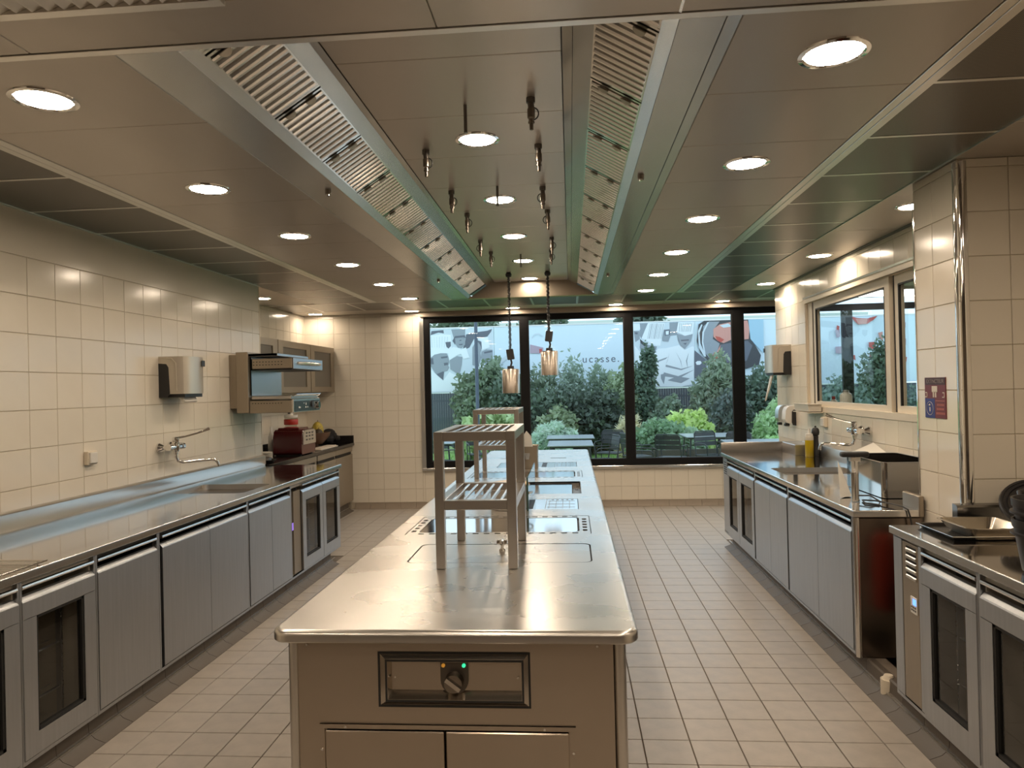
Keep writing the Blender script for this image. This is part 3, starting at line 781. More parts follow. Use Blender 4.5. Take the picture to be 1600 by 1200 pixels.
MB().cyl((-.337, FY + .003, .773), (-.337, FY - .002, .773), .0055, n=12).build('green_lamp', mat('green', (.05, .6, .3), .3, emit=((.05, 1, .45), .9)), sh)
for x in (X0 + .022, X1 - .016): MB().cyl((x, FY + .011, .735), (x, FY + .006, .735), .0035, n=10).build('screw', chrome, isl)
# long sides of the island: doors the photograph shows only edge-on
for x, s in ((-.846, -1), (.108, 1)):
    MB().box(x, x - s * .02, FY + .04, 7.9, .12, .862).build('side_panel', front, isl)
    for q in range(8): MB().rbox(x, x + s * .012, 2.22 + .70 * q, 2.90 + .70 * q, .14, .80, .003).build('side_door', front, isl)
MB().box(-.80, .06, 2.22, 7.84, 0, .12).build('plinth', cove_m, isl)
# ------------------------------------------------------------------ island racks and what stands on the island
def rack(name, label, x0, x1, y0, y1, z0, z1, zs, w=.036, grp=None):
    t = thing(name, label, 'rack', ((x0 + x1) / 2, (y0 + y1) / 2, z0), grp)
    for x in (x0, x1 - w):
        for y in (y0, y1 - w): MB().rbox(x, x + w, y, y + w, z0 + .001, z1 - .002, .002).build('leg', steel_leg, t)
    for z in (z1, zs):
        nm = 'top_frame' if z == z1 else 'shelf_frame'
        i = 0 if z == z1 else w * .0
        b = MB().rbox(x0 + w, x1 - w, y0, y0 + w, z - w, z, .002).rbox(x0 + w, x1 - w, y1 - w, y1, z - w, z, .002)
        if z == z1: b.rbox(x0 - .0005, x0 + w, y0 - .0005, y1, z - w, z + .0005, .002).rbox(x1 - w, x1 + .0005, y0 - .0005, y1, z - w, z + .0005, .002)
        else: b.rbox(x0, x0 + w, y0 + w, y1 - w, z - w, z, .002).rbox(x1 - w, x1, y0 + w, y1 - w, z - w, z, .002)
        b.build(nm, steel_leg, t)
        for k in range(6):
            x = x0 + w + (x1 - x0 - 2 * w) * (k + .7) / 6.4
            MB().rbox(x - .006, x + .006, y0 + w * .6, y1 - w * .6, z - .016, z - .003, .002).build('slat', steel_edge, t)
    return t
steel_leg = mat('satin_tube_steel', (.52, .49, .45), .30, 1)
rack('slatted_rack', 'taller-looking steel two-tier slatted rack standing at the near end of the island', -.535, -.218, 2.762, 3.316, .90, 1.432, 1.166, grp='two-tier racks on the island')
rack('slatted_rack', 'farther steel slatted rack on the island, partly hidden behind the near rack', -.757, -.402, 5.53, 6.09, .90, 1.432, 1.156, grp='two-tier racks on the island')
t = thing('lid_knob', 'small chrome cross-shaped lift knob on the flush island plate', 'knob', (-.306, 3.06, .90))
MB().lathe(-.306, 3.06, [(.013, 0), (.014, .008), (.007, .014), (.006, .026), (.010, .030), (.010, .034)], 16, .9).build('stem', chrome, t)
MB().cyl((-.328, 3.06, .941), (-.284, 3.06, .941), .009, n=10).cyl((-.306, 3.04, .941), (-.306, 3.08, .941), .009, n=10).lathe(-.306, 3.06, [(.012, .03), (.014, .040), (.010, .05), (.0001, .052)], 14, .9).build('grip', chrome, t)
t = thing('stock_pot', 'low round steel pot with pale lid behind the near rack', 'pot', (-.365, 4.17, .90))
MB().lathe(-.365, 4.17, [(.0001, .002), (.108, .002), (.112, .008), (.112, .128), (.117, .130), (.117, .134), (.110, .134)], 36, .9).build('body', steel, t)
MB().lathe(-.365, 4.17, [(.113, .135), (.116, .140), (.112, .147), (.0001, .150)], 36, .9).build('lid', mat('pale_wood', (.72, .52, .30), .5, noise=((3, 30, 3), .12, .05)), t)
MB().tube([(-.25, 4.17, .99), (-.235, 4.15, .995), (-.232, 4.10, 1.0), (-.25, 4.06, 1.0)], .005).build('handle', steel, t)
t = thing('cutting_board', 'thin greenish upright board leaning beside the near rack', 'board', (-.255, 4.42, .90))
MB().rbox(-.258, -.252, 4.06, 4.86, .901, 1.09, .002).build('sheet', glass_door, t)
MB().box(-.2595, -.2505, 4.052, 4.062, .901, 1.092).build('edge', mat('green_edge', (.05, .10, .08), .3), t)
t = thing('insert_pan', 'square steel insert pan holding paper on the far island', 'pan', (-.39, 6.2, .90))
b = MB(); o = rrect(-.495, -.285, 6.10, 6.32, .02); i2 = rrect(-.487, -.293, 6.108, 6.312, .018); n = len(o)
b.add([(p[0], p[1], .901) for p in i2] + [(p[0], p[1], 1.09) for p in i2] + [(p[0], p[1], 1.094) for p in o] + [(p[0], p[1], 1.088) for p in o],
      [(a * n + k, a * n + (k + 1) % n, (a + 1) * n + (k + 1) % n, (a + 1) * n + k) for a in range(3) for k in range(n)] + [tuple(range(n))])
b.build('body', taupe, t)
MB().prism([(-.40, 1.04), (-.355, 1.04), (-.362, .985), (-.393, .985)], 'y', 6.094, 6.099).build('clip', steel_edge, t)
one('paper_towel', MB().add([(-.47, 6.16, 1.02), (-.33, 6.14, 1.02), (-.345, 6.16, 1.18), (-.385, 6.17, 1.225), (-.45, 6.18, 1.13), (-.47, 6.24, 1.02), (-.33, 6.24, 1.02), (-.35, 6.22, 1.17), (-.39, 6.23, 1.21), (-.45, 6.22, 1.12)],
    [(0, 1, 2, 3, 4), (5, 9, 8, 7, 6), (0, 4, 9, 5), (4, 3, 8, 9), (3, 2, 7, 8), (2, 1, 6, 7), (0, 5, 6, 1)]), paper, 'folded white paper sheet sticking up out of the steel insert pan', 'paper')

# ------------------------------------------------------------------ ceiling nozzles, rods, detectors, heat lamps
bronze = mat('nozzle_brass', (.20, .175, .15), .32, 1)
nl = None
def nozzle(x, y, label, loop):
    t = thing('hose_coupling', label, 'coupling', (x, y, HC), 'hanging couplings inside the hood')
    MB().cyl((x, y, HC + .002), (x, y, HC - .022), .019, n=16).cyl((x, y, HC - .022), (x + .002, y, HC - .05), .0135, n=14).build('collar', dark_steel, t)
    MB().lathe(x + .001, y, [(.015, -.045), (.0165, -.05), (.0165, -.085), (.012, -.09), (.0115, -.10), (.014, -.102), (.014, -.108), (.009, -.110), (.0085, -.135), (.006, -.137)], 16, HC).build('body', bronze, t)
    if loop:
        MB().tube([(x + loop * (.008 + .024 * math.sin(a)), y + .004, HC - .066 + .026 * math.cos(a)) for a in [PI * q / 9 for q in range(10)]], .0028, 6).build('lanyard', black_plastic, t)
    return t
rows = [3.03, 3.62, 4.39, 4.975, 5.89, 6.41]
nz = [(-.138, 0, 1), (-.706, 1, 1), (-.132, 1, 0), (-.702, 2, 1), (-.14, 2, -1), (-.689, 3, 1), (-.128, 3, -1), (-.711, 4, -1), (-.123, 4, 1), (-.682, 5, 1), (-.143, 5, 1)]
cnt = {'left': 0, 'right': 0}
for x, rI, lp in nz:
    sd = 'left' if x < -.4 else 'right'
    nozzle(x, rows[rI], '%s hanging hose coupling from the camera in the %s line inside the hood%s' % (ORD[cnt[sd]], sd, ', with loop' if lp else ''), lp); cnt[sd] += 1
for k, (x, y) in enumerate(((-.422, 3.067), (-.412, 4.333), (-.425, 6.577))):
    one('ceiling_rod', MB().cyl((x, y, HC + .002), (x, y, HC - .115), .0075, n=12).cyl((x, y, HC - .115), (x, y, HC - .12), .0085, n=12), dark_steel, '%s thin steel rod hanging from the hood centre near a downlight' % ['nearest', 'middle', 'farthest'][k], 'rod', 'rods hanging inside the hood')
for k, (x, y) in enumerate(((-1.224, 3.63), (-1.225, 6.76), (.375, 3.62), (.376, 6.78))):
    t = thing('sensor', '%s small round sensor stud on the %s hood flange' % (('near', 'far')[k % 2], ('left', 'right')[k // 2]), 'sensor', (x, y, H))
    MB().cyl((x, y, H), (x, y, H - .02), .017, .015, n=16).build('base', bronze, t)
    MB().cyl((x, y, H - .02), (x, y, H - .028), .009, n=12).build('tip', chrome, t)
copper = mat('brushed_lamp_steel', (.56, .50, .44), .30, 1)
for k, (x, y, zt, lab) in enumerate(((-.625, 7.6, 1.54, 'lower cylindrical heat lamp pendant, left of the pair over the island'), (-.212, 7.6, 1.72, 'higher cylindrical heat lamp pendant, right of the pair over the island'))):
    t = thing('heat_lamp', lab, 'pendant lamp', (x, y, HC), 'heat lamps over the far island')
    MB().lathe(x, y, [(.0001, 0), (.022, -.002), (.034, -.02), (.030, -.045), (.012, -.055), (.010, -.08)], 20, HC).build('ceiling_hook', black_plastic, t)
    top = zt + .46
    N = 150
    MB().tube([(x + .015 * math.cos(a * 1.9), y + .015 * math.sin(a * 1.9), HC - .07 - (HC - .07 - top) * a / N) for a in range(N + 1)], .0052, 5).build('coiled_cord', black_plastic, t)
    tilt = .012 if k == 0 else -.012
    sw = MB().rbox(-.037, .037, -.03, .03, -.055, .055, .006); 
    sw.v = [(x + vx + vz * tilt * 12 * -1, y + vy, top - .05 + vz - vx * tilt * 12 * -1) for vx, vy, vz in sw.v]
    sw.build('switch_box', black_plastic, t)
    MB().tube([(x + .004, y, top - .10), (x + .012, y, top - .14), (x - .004, y, top - .19), (x, y, zt + .28)], .010, 8).build('lower_cord', black_plastic, t)
    MB().cyl((x, y, zt + .257), (x, y, zt + .287), .037, .034, n=20).build('cap', black_plastic, t)
    pr = MB(); n = 72
    prof = [(.034, .258), (.086, .253), (.0925, .243), (.0925, .0), (.086, .0), (.082, .10), (.03, .24)]
    pr.v = [(x + (q[0] + 0) * math.cos(2 * PI * kk / n), y + (q[0] + 0) * math.sin(2 * PI * kk / n), zt + q[1]) for i, q in enumerate(prof) for kk in range(n)]
    pr.f = [(i * n + kk, i * n + (kk + 1) % n, (i + 1) * n + (kk + 1) % n, (i + 1) * n + kk) for i in range(len(prof) - 1) for kk in range(n)]
    pr.build('shade', copper, t, sharp=35)
    MB().lathe(x, y, [(.0001, .05), (.035, .06), (.04, .09), (.025, .13), (.02, .16)], 16, zt).build('bulb', mat('dark_bulb', (.25, .05, .04), .1), t)

# ------------------------------------------------------------------ left wall: dispenser, switch, tap, salamander
silver_pl = mat('silver_plastic', (.60, .55, .47), .32, .55)
def towel_dispenser(xw, s, y0, y1, z0, z1, label, d=.20):
    X = lambda q: xw + s * q
    t = thing('towel_dispenser', label, 'dispenser', (X(d / 2), (y0 + y1) / 2, z0))
    sec = [(X(0), y0), (X(d * .72), y0), (X(d * .90), y0 + .015), (X(d), y0 + .05), (X(d * 1.04), (y0 + y1) / 2), (X(d), y1 - .05), (X(d * .90), y1 - .015), (X(d * .72), y1), (X(0), y1)]
    MB().prism(sec, 'z', z0 + .025, z1).build('cover', silver_pl, t)
    for y in (y0 - .002, y1 + .002):
        ya = sorted((y, y + (.006 if y < (y0 + y1) / 2 else -.006)))
        MB().prism([(X(0), z0), (X(d * .30), z0), (X(d * .42), z0 + .03), (X(d * .38), z0 + .22), (X(d * .30), z0 + .245), (X(0), z0 + .25)], 'y', ya[0], ya[1]).build('side_panel', black_plastic, t)
        MB().tube([(X(d * .1), y, z1 - .012), (X(d * .5), y, z1 - .015), (X(d * .66), y, z1 - .05), (X(d * .68), y, z0 + .05)], .004, 6).build('seam_bead', silver_pl, t)
    MB().box(X(d * .2), X(d * .9), y0 + .03, y1 - .03, z0, z0 + .026).build('mouth', black_plastic, t)
    MB().rbox(X(d * 1.035), X(d * 1.05), (y0 + y1) / 2 + .07, (y0 + y1) / 2 + .12, z1 - .07, z1 - .025, .002).build('badge', black_plastic, t)
    return t
towel_dispenser(-2.994, 1, 5.03, 5.34, 1.585, 1.885, 'silver paper towel dispenser with black sides on the left wall', .20)
one('paper_towel', MB().prism([(-2.90, 1.60), (-2.86, 1.60), (-2.835, 1.555), (-2.85, 1.545)], 'y', 5.10, 5.28), paper, 'white paper tip hanging out of the left towel dispenser', 'paper')
def wall_switch(xw, s, y, z, label, w=.045, h=.042):
    t = thing('light_switch', label, 'switch', (xw, y, z))
    MB().rbox(xw, xw + s * .030, y - w, y + w, z - h, z + h, .004).build('housing', cream_pl, t)
    MB().rbox(xw + s * .028, xw + s * .040, y - w * .75, y + w * .75, z - h * .8, z + h * .8, .003).build('rocker', white_pl, t)
wall_switch(-2.994, 1, 4.245, 1.225, 'square cream light switch on the left tiled wall')
wall_switch(2.324, -1, 6.80, 1.215, 'small cream socket on the tiles under the partition window', .05, .045)
def tap(xw, s, y, z, d, label):
    """wall mixer: two offset unions, body, long elbow lever and a swan spout swung along the wall by d"""
    X = lambda q: xw + s * q
    t = thing('wall_tap', label, 'tap', (xw, y, z))
    for q, nm in ((-.075, 'union'), (.075, 'union')):
        MB().cyl((X(0), y + q, z), (X(.012), y + q, z), .034, .033, n=22).cyl((X(.012), y + q, z), (X(.045), y + q, z), .033, .014, n=22).cyl((X(.03), y + q, z), (X(.085), y + q * .98, z), .014, n=14).build(nm, chrome, t)
    MB().cyl((X(.09), y - .085, z), (X(.09), y + .085, z), .019, n=18).cyl((X(.09), y - .10, z), (X(.09), y - .07, z), .024, n=18).cyl((X(.09), y + .07, z), (X(.09), y + .10, z), .024, n=18).lathe(X(.09), y, [(.023, -.035), (.027, -.02), (.027, .028), (.022, .034)], 20, z).build('body', chrome, t)
    MB().lathe(X(.09), y, [(.021, .03), (.024, .036), (.024, .066), (.018, .072), (.0001, .074)], 20, z).build('cap', chrome, t)
    MB().tube([(X(.09), y, z + .062), (X(.13), y + d * .08, z + .072), (X(.17), y + d * .16, z + .088), (X(.20), y + d * .21, z + .105), (X(.22), y + d * .24, z + .118)], [.007, .0065, .006, .009, .013], 10).build('lever', chrome, t)
    pts = [(X(.09), y, z - .03), (X(.09), y, z - .075), (X(.095), y + d * .015, z - .105), (X(.115), y + d * .05, z - .118), (X(.17), y + d * .14, z - .118), (X(.235), y + d * .24, z - .118), (X(.252), y + d * .27, z - .125), (X(.262), y + d * .285, z - .145), (X(.265), y + d * .29, z - .165)]
    MB().tube(pts, .0115, 12).cyl((X(.09), y, z - .055), (X(.09), y, z - .03), .016, n=16).build('spout', chrome, t)
    MB().cyl(pts[-1], (pts[-1][0], pts[-1][1], pts[-1][2] - .012), .0135, n=14).build('aerator', chrome, t)
tap(-2.994, 1, 5.08, 1.222, 1.0, 'chrome wall tap with long elbow lever over the left sink')
tap(2.324, -1, 5.90, 1.195, 1.0, 'chrome wall tap with elbow lever below the partition window')

sm = thing('salamander_grill', 'wall-bracketed steel salamander grill with open hood and dark control panel', 'grill', (-2.7, 6.48, 1.42))
MB().rbox(-2.994, -2.922, 6.12, 6.765, 1.47, 1.945, .003).rbox(-2.922, -2.815, 6.10, 6.765, 1.43, 1.965, .003).build('wall_bracket', taupe, sm)
MB().box(-2.806, -2.80, 6.14, 6.8, 1.58, 1.92).build('back_plate', steel_hood, sm)
MB().rbox(-2.815, -2.55, 6.115, 6.86, 1.925, 1.950, .003).build('top_plate', steel_hood, sm)
uh = MB().rbox(-2.786, -2.424, 6.122, 6.86, 1.815, 1.905, .004).build('upper_element', taupe, sm)
MB().rbox(-2.430, -2.414, 6.13, 6.875, 1.81, 1.908, .003).build('front_plate', steel_hood, uh)
MB().box(-2.78, -2.43, 6.13, 6.85, 1.803, 1.816).build('radiant_plate', black, uh)
b = MB()
for q in range(10):
    for z in (1.846, 1.872): b.box(-2.775 + .028 * q, -2.763 + .028 * q, 6.1205, 6.1225, z, z + .006)
b.build('vent_slot', black, uh)
MB().tube([(-2.414, 6.24, 1.862), (-2.385, 6.30, 1.862), (-2.37, 6.40, 1.862), (-2.37, 6.62, 1.862), (-2.385, 6.72, 1.862), (-2.414, 6.78, 1.862)], .013, 10).build('handle', steel_edge, uh)
lo = MB().rbox(-2.815, -2.432, 6.118, 6.83, 1.425, 1.535, .004).build('lower_box', taupe, sm)
b = MB()
for q in range(11): b.box(-2.79 + .026 * q, -2.778 + .026 * q, 6.1165, 6.1185, 1.508, 1.514)
b.build('vent_slot', black, lo)
MB().rbox(-2.80, -2.44, 6.13, 6.80, 1.545, 1.575, .004).build('drip_tray', steel, sm)
MB().tube([(-2.435, 6.15, 1.57), (-2.405, 6.15, 1.585), (-2.405, 6.76, 1.585), (-2.435, 6.76, 1.57)], .008, 8).build('tray_handle', chrome, sm)
MB().rbox(-2.433, -2.418, 6.125, 6.79, 1.425, 1.545, .003).build('control_fascia', steel_edge, sm)
cp = MB().box(-2.419, -2.415, 6.15, 6.76, 1.433, 1.525).build('control_panel', mat('panel_slate', (.035, .05, .055), .25), sm)
b = MB()
for y, z, w, h in ((6.24, 1.46, .018, .016), (6.27, 1.46, .012, .012), (6.36, 1.50, .014, .006), (6.40, 1.46, .022, .012), (6.41, 1.485, .012, .022), (6.45, 1.46, .014, .012)): b.box(-2.4152, -2.4142, y, y + w, z, z + h)
b.build('icon', white_pl, cp)
MB().cyl((-2.415, 6.56, 1.492), (-2.40, 6.56, 1.492), .028, n=20).build('knob', black_plastic, cp)
MB().cyl((-2.415, 6.68, 1.478), (-2.382, 6.68, 1.478), .036, .032, n=24).build('knob', chrome, cp)
MB().cyl((-2.47, 6.15, 1.415), (-2.47, 6.15, 1.427), .012, n=10).build('foot', rubber, lo)

frosted = bpy.data.materials.new('frosted_glass'); frosted.use_nodes = True
_n = frosted.node_tree; _b = _n.nodes['Principled BSDF']; _b.inputs['Base Color'].default_value = (.26, .235, .20, 1); _b.inputs['Roughness'].default_value = .3
_t = _n.nodes.new('ShaderNodeBsdfTransparent'); _m = _n.nodes.new('ShaderNodeMixShader'); _m.inputs[0].default_value = .62
_n.links.new(_t.outputs[0], _m.inputs[1]); _n.links.new(_b.outputs[0], _m.inputs[2]); _n.links.new(_m.outputs[0], _n.nodes['Material Output'].inputs[0])
# ------------------------------------------------------------------ alcove: wall cabinets, dark counter and what stands on it
for k, (y0, y1, lab) in enumerate(((6.80, 7.695, 'taupe wall cabinet, first in the alcove, mostly behind the salamander'), (7.70, 8.69, 'taupe wall cabinet with glass door, centre of the alcove, glasses inside'), (8.695, 9.58, 'taupe wall cabinet with glass door next to the window wall'))):
    t = thing('wall_cabinet', lab, 'cabinet', (-3.44, (y0 + y1) / 2, 1.60), 'wall cabinets in the alcove')
    MB().box(-3.612, -3.228, y0, y0 + .016, 1.6, 2.19).box(-3.612, -3.228, y1 - .016, y1, 1.6, 2.19).box(-3.612, -3.228, y0 + .0162, y1 - .0162, 1.6, 1.616).box(-3.612, -3.228, y0 + .0162, y1 - .0162, 2.174, 2.19).box(-3.612, -3.60, y0, y1, 1.6, 2.19).build('carcass', taupe, t)
    MB().box(-3.6, -3.30, y0 + .02, y1 - .02, 1.895, 1.905).build('shelf', steel, t)
    a, b_ = y0 + .006, y1 - .006
    d = MB().box(-3.226, -3.20, a, b_, 1.60, 1.665).box(-3.226, -3.20, a, b_, 2.115, 2.19).box(-3.226, -3.20, a, a + .13, 1.665, 2.115).box(-3.226, -3.20, b_ - .13, b_, 1.665, 2.115).build('door', taupe, t)
    MB().add([(-3.214, a + .13, 1.665), (-3.214, b_ - .13, 1.665), (-3.214, b_ - .13, 2.115), (-3.214, a + .13, 2.115)], [(0, 1, 2, 3)]).build('pane', frosted, d)
for k, (y, z, n) in enumerate(((8.08, 1.616, 5), (8.30, 1.616, 5), (8.50, 1.616, 4))):
    t = thing('bowl_stack', 'pale stack of bowls behind glass in the centre wall cabinet, %s' % ('nearest', 'middle', 'farthest')[k], 'bowls', (-3.38, y, z), 'bowls in the wall cabinet')
    for q in range(n): MB().lathe(-3.38, y, [(.03, .002), (.05, .004), (.088, .03), (.084, .032), (.045, .01), (.0001, .008)], 20, z + .022 * q).build('bowl', mat('bowl_cream', (.72, .62, .40), .3), t)
granite = mat('black_granite', (.018, .016, .016), .12)
at_ = thing('worktop', 'black stone worktop with upstand along the alcove wall', 'worktop', (-3.28, 8.2, .862))
MB().rbox(-3.612, -2.945, 6.80, 9.585, .862, .90, .004).build('top', granite, at_)
MB().rbox(-3.612, -3.585, 6.80, 9.585, .90, 1.0, .003).rbox(-3.585, -2.95, 9.555, 9.585, .90, 1.0, .003).build('upstand', granite, at_)
def alcove_cab(y0, y1, doors, lab):
    t = thing('base_cabinet', lab, 'cabinet', (-3.28, (y0 + y1) / 2, .11))
    MB().box(-3.6, -2.985, y0, y1, .112, .860).build('carcass', taupe, t)
    for a, b in doors:
        MB().box(-2.984, -2.962, a, b, .13, .752).build('door', taupe, t)
        MB().rbox(-2.984, -2.962, a, b, .79, .856, .002).build('drawer_front', taupe, t)
        MB().box(-2.986, -2.976, a + .03, b - .03, .755, .788).build('grip_recess', black, t)
alcove_cab(6.80, 8.18, [(6.81, 7.48), (7.49, 8.17)], 'taupe base cabinet under the red toaster in the alcove')
alcove_cab(8.185, 9.57, [(8.20, 8.86), (8.87, 9.54)], 'taupe base cabinet at the window end of the alcove')
red_en = mat('dark_red_enamel', (.075, .006, .008), .22, coat=.4)
t = thing('toaster', 'dark red toaster with silver control face on the alcove counter', 'toaster', (-3.12, 7.95, .90))
sec = [(7.76, .912), (8.15, .912), (8.165, .93), (8.165, 1.10), (8.14, 1.165), (8.10, 1.185), (7.81, 1.185), (7.77, 1.165), (7.745, 1.10), (7.745, .93)]
MB().prism(sec, 'x', -3.30, -2.975).build('body', red_en, t)
MB().prism([(7.80, 1.183), (8.11, 1.183), (8.08, 1.205), (7.83, 1.205)], 'x', -3.27, -3.03).build('top_ridge', red_en, t)
f_ = MB().prism([(7.765, 1.02), (8.145, 1.02), (8.14, 1.155), (8.10, 1.178), (7.81, 1.178), (7.77, 1.155)], 'x', -2.976, -2.958).build('control_face', steel_edge, t)
b = MB()
for q in range(3):
    for z in (1.06, 1.10, 1.135): b.box(-2.9585, -2.955, 7.84 + .09 * q, 7.88 + .09 * q, z, z + .018)
b.build('button', dark_steel, f_)
for y in (7.79, 8.12): MB().box(-3.28, -3.0, y - .02, y + .02, .90, .913).build('foot', rubber, t)
white_ch = mat('white_china', (.70, .65, .56), .25)
t = thing('plate_stack', 'stack of pale plates at the left end of the alcove counter', 'plates', (-3.22, 7.25, .90))
for q in range(7): MB().lathe(-3.22, 7.25, [(.05, 0), (.07, .002), (.115, .014), (.115, .018), (.07, .008), (.0001, .006)], 28, .901 + .011 * q).build('plate', white_ch, t)
t = thing('bread_basket', 'dark round tray under plates on the alcove counter', 'tray', (-3.10, 7.02, .90))
MB().lathe(-3.10, 7.02, [(.0001, .003), (.10, .003), (.13, .03), (.126, .032), (.098, .008), (.0001, .007)], 28, .90).build('dish', black_plastic, t)
for q in range(4): MB().lathe(-3.10, 7.02, [(.03, .01), (.085, .022), (.084, .026), (.0001, .018)], 24, .90 + .008 * q).build('saucer', dark_steel, t)
t = thing('juice_blender', 'clear jar blender with red collar behind the toaster', 'blender', (-3.36, 8.42, .90))
MB().lathe(-3.36, 8.42, [(.085, .002), (.085, .03), (.07, .10), (.062, .14), (.0001, .14)], 24, .90).build('base', steel, t)
MB().lathe(-3.36, 8.42, [(.056, .14), (.06, .20), (.078, .40)], 24, .90).build('jar', glass('clear_jar', (.8, .78, .74), 1.45), t)
MB().lathe(-3.36, 8.42, [(.080, .315), (.083, .32), (.083, .375), (.080, .38)], 24, .90).build('collar', mat('red_plastic', (.45, .03, .02), .35), t)
MB().lathe(-3.36, 8.42, [(.079, .40), (.079, .43), (.03, .435), (.03, .46), (.0001, .462)], 24, .90).build('lid', white_pl, t)
one('bottle', MB().lathe(-3.45, 8.05, [(.035, .001), (.037, .02), (.037, .20), (.014, .26), (.013, .31), (.0001, .312)], 20, .90), white_pl, 'pale bottle standing at the tiles behind the toaster', 'bottle')
wood = mat('dark_bowl_wood', (.12, .06, .035), .4, noise=((10, 10, 10), .2, .05))
t = thing('fruit_bowl', 'wide dark wooden bowl of fruit near the alcove corner', 'bowl', (-3.24, 8.86, .90))
MB().lathe(-3.24, 8.86, [(.07, .04), (.10, .045), (.19, .14), (.205, .19), (.198, .192), (.18, .14), (.09, .055), (.0001, .05)], 32, .90).lathe(-3.24, 8.86, [(.085, .0), (.085, .01), (.05, .02), (.05, .04), (.07, .045)], 24, .90).build('bowl', wood, t)
for k, (dx, dy, c, lab) in enumerate(((.04, .02, (.50, .38, .06), 'yellow pineapple chunk fruit in the dark bowl, tallest'), (-.07, -.05, (.05, .04, .02), 'dark avocado at the near edge of the fruit bowl'), (.09, -.09, (.07, .05, .03), 'dark fig lying right in the fruit bowl'), (-.06, .09, (.10, .07, .03), 'brown pear lying far left in the fruit bowl'))):
    h = .24 if k == 0 else .11; rr_ = .075 if k == 0 else .055
    fm = mat('fruit_%d' % k, c, .5, noise=((40, 40, 40), .35, .1))
    fx, fy, fz = -3.24 + dx, 8.86 + dy, .985 if k == 0 else 1.03
    t = thing('fruit', lab, 'fruit', (fx, fy, fz))
    MB().lathe(fx, fy, [(.0001, 0)] + [(rr_ * math.sin(PI * q / 8), h * (1 - math.cos(PI * q / 8)) / 2) for q in range(1, 8)] + [(.0001, h)], 18, fz).build('flesh', fm, t)
    MB().cyl((fx, fy, fz + h - .004), (fx + .006, fy, fz + h + .018), .004, n=6).build('stem', wood, t)
one('folded_cloth', MB().rbox(-3.12, -2.97, 8.36, 8.98, .901, .914, .004).rbox(-3.11, -2.985, 8.38, 8.95, .914, .925, .004), mat('white_cloth', (.66, .58, .48), .9), 'white folded cloth lying at the counter edge below the bowl', 'cloth')
b = MB()
for k in range(9):
    a = k * 2.4; rr_ = .05 + .012 * (k % 3)
    b.lathe(-3.2 + .10 * math.cos(a) * (k % 4) / 3, 9.30 + .12 * math.sin(a) * (k % 4) / 3, [(.0001, 0)] + [(rr_ * 1.25 * math.sin(PI * q / 6), rr_ * .9 * (1 - math.cos(PI * q / 6))) for q in range(1, 6)] + [(.0001, rr_ * 1.8)], 10, .90 + .010 * k)
one('black_bag', b, mat('black_fabric', (.012, .011, .013), .85), 'crumpled black cloth bundle in the alcove corner by the window wall', 'cloth')

# ------------------------------------------------------------------ left counter: wire rack
t = thing('cooling_rack', 'wire cooling rack lying at the near end of the left worktop', 'rack', (-2.38, 2.72, .90))
MB().tube([(-2.58, 2.52, .912), (-2.235, 2.52, .912), (-2.235, 2.89, .912), (-2.58, 2.89, .912)], .004, 6, closed=True).build('frame', chrome, t)
wire = piece('wire', MB().cyl((-.172, 0, 0), (.172, 0, 0), .0022, n=6), chrome)
for q in range(14): lay('wire', wire, t, (-.0275, -.176 + .027 * q, .0135))
for x in (-2.55, -2.26):
    for y in (2.54, 2.87): MB().cyl((x, y, .9005), (x, y, .912), .004, n=8).build('foot', chrome, t)

# ------------------------------------------------------------------ right counter
towel_dispenser(2.324, -1, 7.79, 8.12, 1.665, 1.985, 'silver paper towel dispenser with black side at the end of the right wall', .20)
one('paper_towel', MB().add([(2.17, 7.93, 1.68), (2.17, 8.02, 1.68), (2.14, 8.0, 1.52), (2.09, 7.96, 1.40), (2.07, 7.90, 1.39), (2.12, 7.90, 1.54), (2.19, 7.95, 1.68), (2.19, 8.04, 1.68), (2.16, 8.02, 1.52), (2.11, 7.98, 1.40), (2.09, 7.92, 1.39), (2.14, 7.92, 1.54)],
    [(0, 1, 2, 3, 4, 5), (6, 11, 10, 9, 8, 7), (0, 5, 11, 6), (5, 4, 10, 11), (4, 3, 9, 10), (3, 2, 8, 9), (2, 1, 7, 8), (1, 0, 6, 7)]), paper, 'long white paper towel hanging from the right dispenser', 'paper')
for k, (y0, m_, lab) in enumerate(((7.67, white_pl, 'white soap dispenser on the right wall, nearer of two'), (7.93, steel_pale, 'silver soap dispenser on the right wall, farther of two'))):
    t = thing('soap_dispenser', lab, 'dispenser', (2.28, y0 + .06, 1.13), 'soap dispensers on the right wall')
    sec = [(2.324, 1.145), (2.235, 1.165), (2.215, 1.20), (2.222, 1.29), (2.24, 1.325), (2.27, 1.34), (2.324, 1.34)]
    MB().prism(sec, 'y', y0 + .004, y0 + .13).build('cover', m_, t)
    MB().prism([(2.324, 1.135), (2.29, 1.14), (2.28, 1.17), (2.283, 1.28), (2.30, 1.30), (2.324, 1.30)], 'y', y0, y0 + .005).build('side_panel', black_plastic, t)
    MB().rbox(2.225, 2.27, y0 + .04, y0 + .10, 1.128, 1.155, .004).build('push_lever', black_plastic, t)
t = thing('squeeze_bottle', 'clear squeeze bottle of yellow oil beside the pepper mill', 'bottle', (2.165, 6.78, .90))
oil = mat('yellow_oil', (.55, .40, .01), .15)
MB().lathe(2.165, 6.78, [(.0001, .001), (.036, .001), (.038, .006), (.038, .155), (.0001, .155)], 24, .90).build('oil', oil, t)
MB().lathe(2.165, 6.78, [(.0385, .155), (.0385, .185), (.034, .195), (.030, .198)], 24, .90).build('shoulder', mat('clear_plastic', (.62, .58, .48), .2), t)
